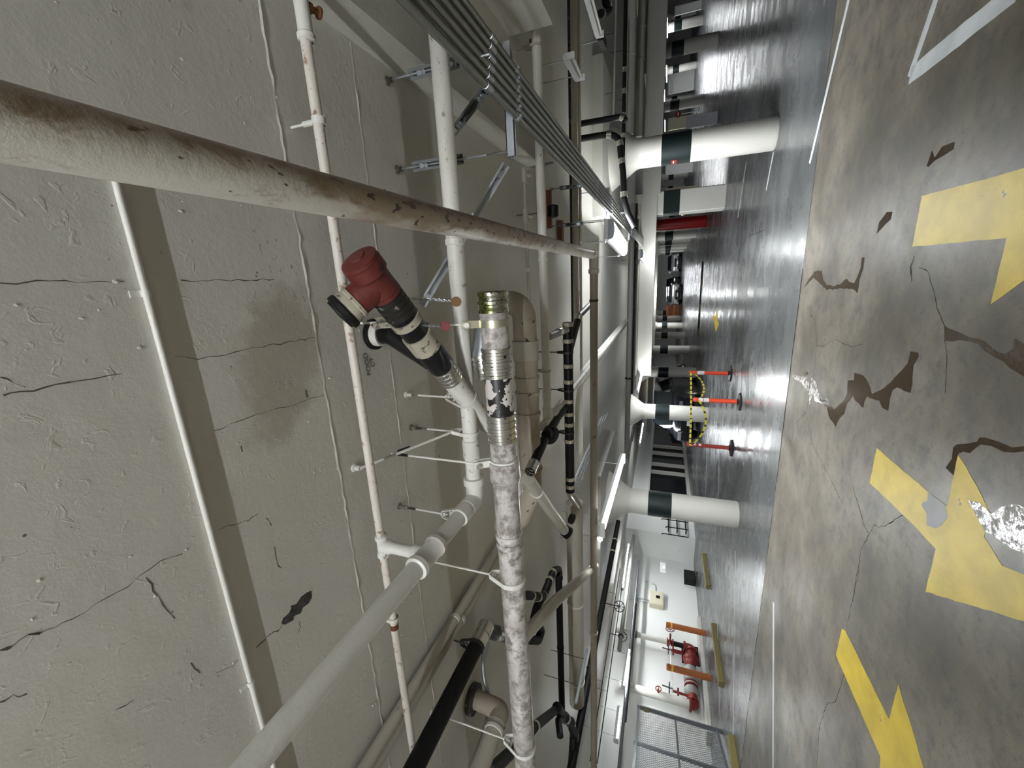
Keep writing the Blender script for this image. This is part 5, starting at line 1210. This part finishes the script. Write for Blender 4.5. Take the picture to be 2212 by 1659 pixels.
# puddles
WP = 'wet patches on the floor'
patch('puddle', 'brown wet patch curving from the slab joint below the yellow arrow piece', 'puddle', WET, z5([(455, 640), (480, 600), (500, 560), (545, 503), (600, 495), (612, 570), (640, 612), (690, 622), (760, 597), (800, 560), (822, 590), (860, 598), (895, 520), (912, 475), (920, 395), (942, 390), (932, 480), (902, 570), (885, 675), (840, 640), (760, 636), (640, 652), (580, 590), (540, 552), (500, 590)]), group=WP, jit=.008)
patch('puddle', 'large branching brown wet patch in the middle of the foreground', 'puddle', WET, z5([(862, 1310), (930, 1330), (975, 1400), (1000, 1480), (1100, 1430), (1180, 1350), (1250, 1280), (1290, 1230), (1310, 1140), (1370, 1150), (1372, 1180), (1332, 1250), (1322, 1400), (1308, 1470), (1200, 1425), (1165, 1450), (1145, 1510), (1130, 1612), (1085, 1590), (1060, 1530), (962, 1497), (940, 1540), (932, 1590), (870, 1535), (850, 1490), (800, 1560), (780, 1640), (745, 1670), (712, 1740), (670, 1680), (640, 1580), (545, 1530), (545, 1490), (650, 1540), (700, 1600), (770, 1540), (805, 1470), (810, 1370), (860, 1370)]), group=WP, jit=.008)
patch('puddle', 'long brown wet streak right of the cracks, leading to the right edge', 'puddle', WET, z5([(1580, 940), (1640, 965), (1700, 990), (1780, 1030), (1850, 1040), (1950, 1110), (2060, 1160), (2130, 1120), (2140, 1040), (2212, 1080), (2300, 1110), (2300, 1400), (2212, 1340), (2100, 1270), (1990, 1190), (1900, 1135), (1850, 1080), (1700, 1050), (1580, 1052)]), group=WP, jit=.008)
patch('puddle', 'dark wet streak touching the spike of the worn yellow arrow', 'puddle', WET, z6([(1650, 430), (1680, 405), (1740, 402), (1840, 385), (1860, 352), (1900, 350), (2000, 380), (2120, 430), (2212, 420), (2300, 440), (2300, 480), (2212, 462), (2050, 465), (1960, 420), (1870, 405), (1830, 432), (1780, 475), (1730, 462), (1690, 480), (1672, 540), (1650, 650), (1590, 592), (1640, 520)]), group=WP, jit=.006)
patch('puddle', 'glinting water film over the right side of the worn yellow arrow', 'puddle', SHEEN, z6([(1770, 850), (1860, 870), (1960, 960), (2040, 900), (2150, 880), (2212, 900), (2330, 960), (2330, 1330), (2212, 1270), (2110, 1230), (1990, 1150), (1900, 1090), (1840, 980)]), h=.0026, group=WP, jit=.01)
patch('puddle', 'bright reflecting water spot on the slab joint', 'puddle', SHEEN, z5([(358, 1325), (420, 1335), (480, 1350), (505, 1400), (500, 1460), (470, 1435), (440, 1390), (380, 1355)]), group=WP, jit=.004)
patch('puddle', 'bright reflecting water streak just right of the slab joint', 'puddle', SHEEN, z5([(522, 1350), (560, 1390), (575, 1470), (610, 1520), (650, 1510), (665, 1545), (600, 1545), (530, 1490), (505, 1570), (498, 1480)]), group=WP, jit=.004)
for lab, pts in (('small dark wet spot below the corner of the yellow arrow piece', [(1120, 30), (1165, 28), (1150, 90), (1080, 160), (1040, 200), (1060, 110)]), ('small brown wet blot beside the reflecting water spot', [(445, 1310), (490, 1300), (500, 1325), (450, 1345)])):
    patch('puddle', lab, 'puddle', WET, z5(pts), group=WP, jit=.004)
patch('puddle', 'elongated dark wet stain between the corner line and yellow arrow piece', 'puddle', WET, zq(1612, 0)([(1440, 1320), (1480, 1200), (1500, 1260), (1560, 1170), (1660, 1130), (1650, 1190), (1570, 1240), (1500, 1280), (1450, 1330)]), group=WP, jit=.006)
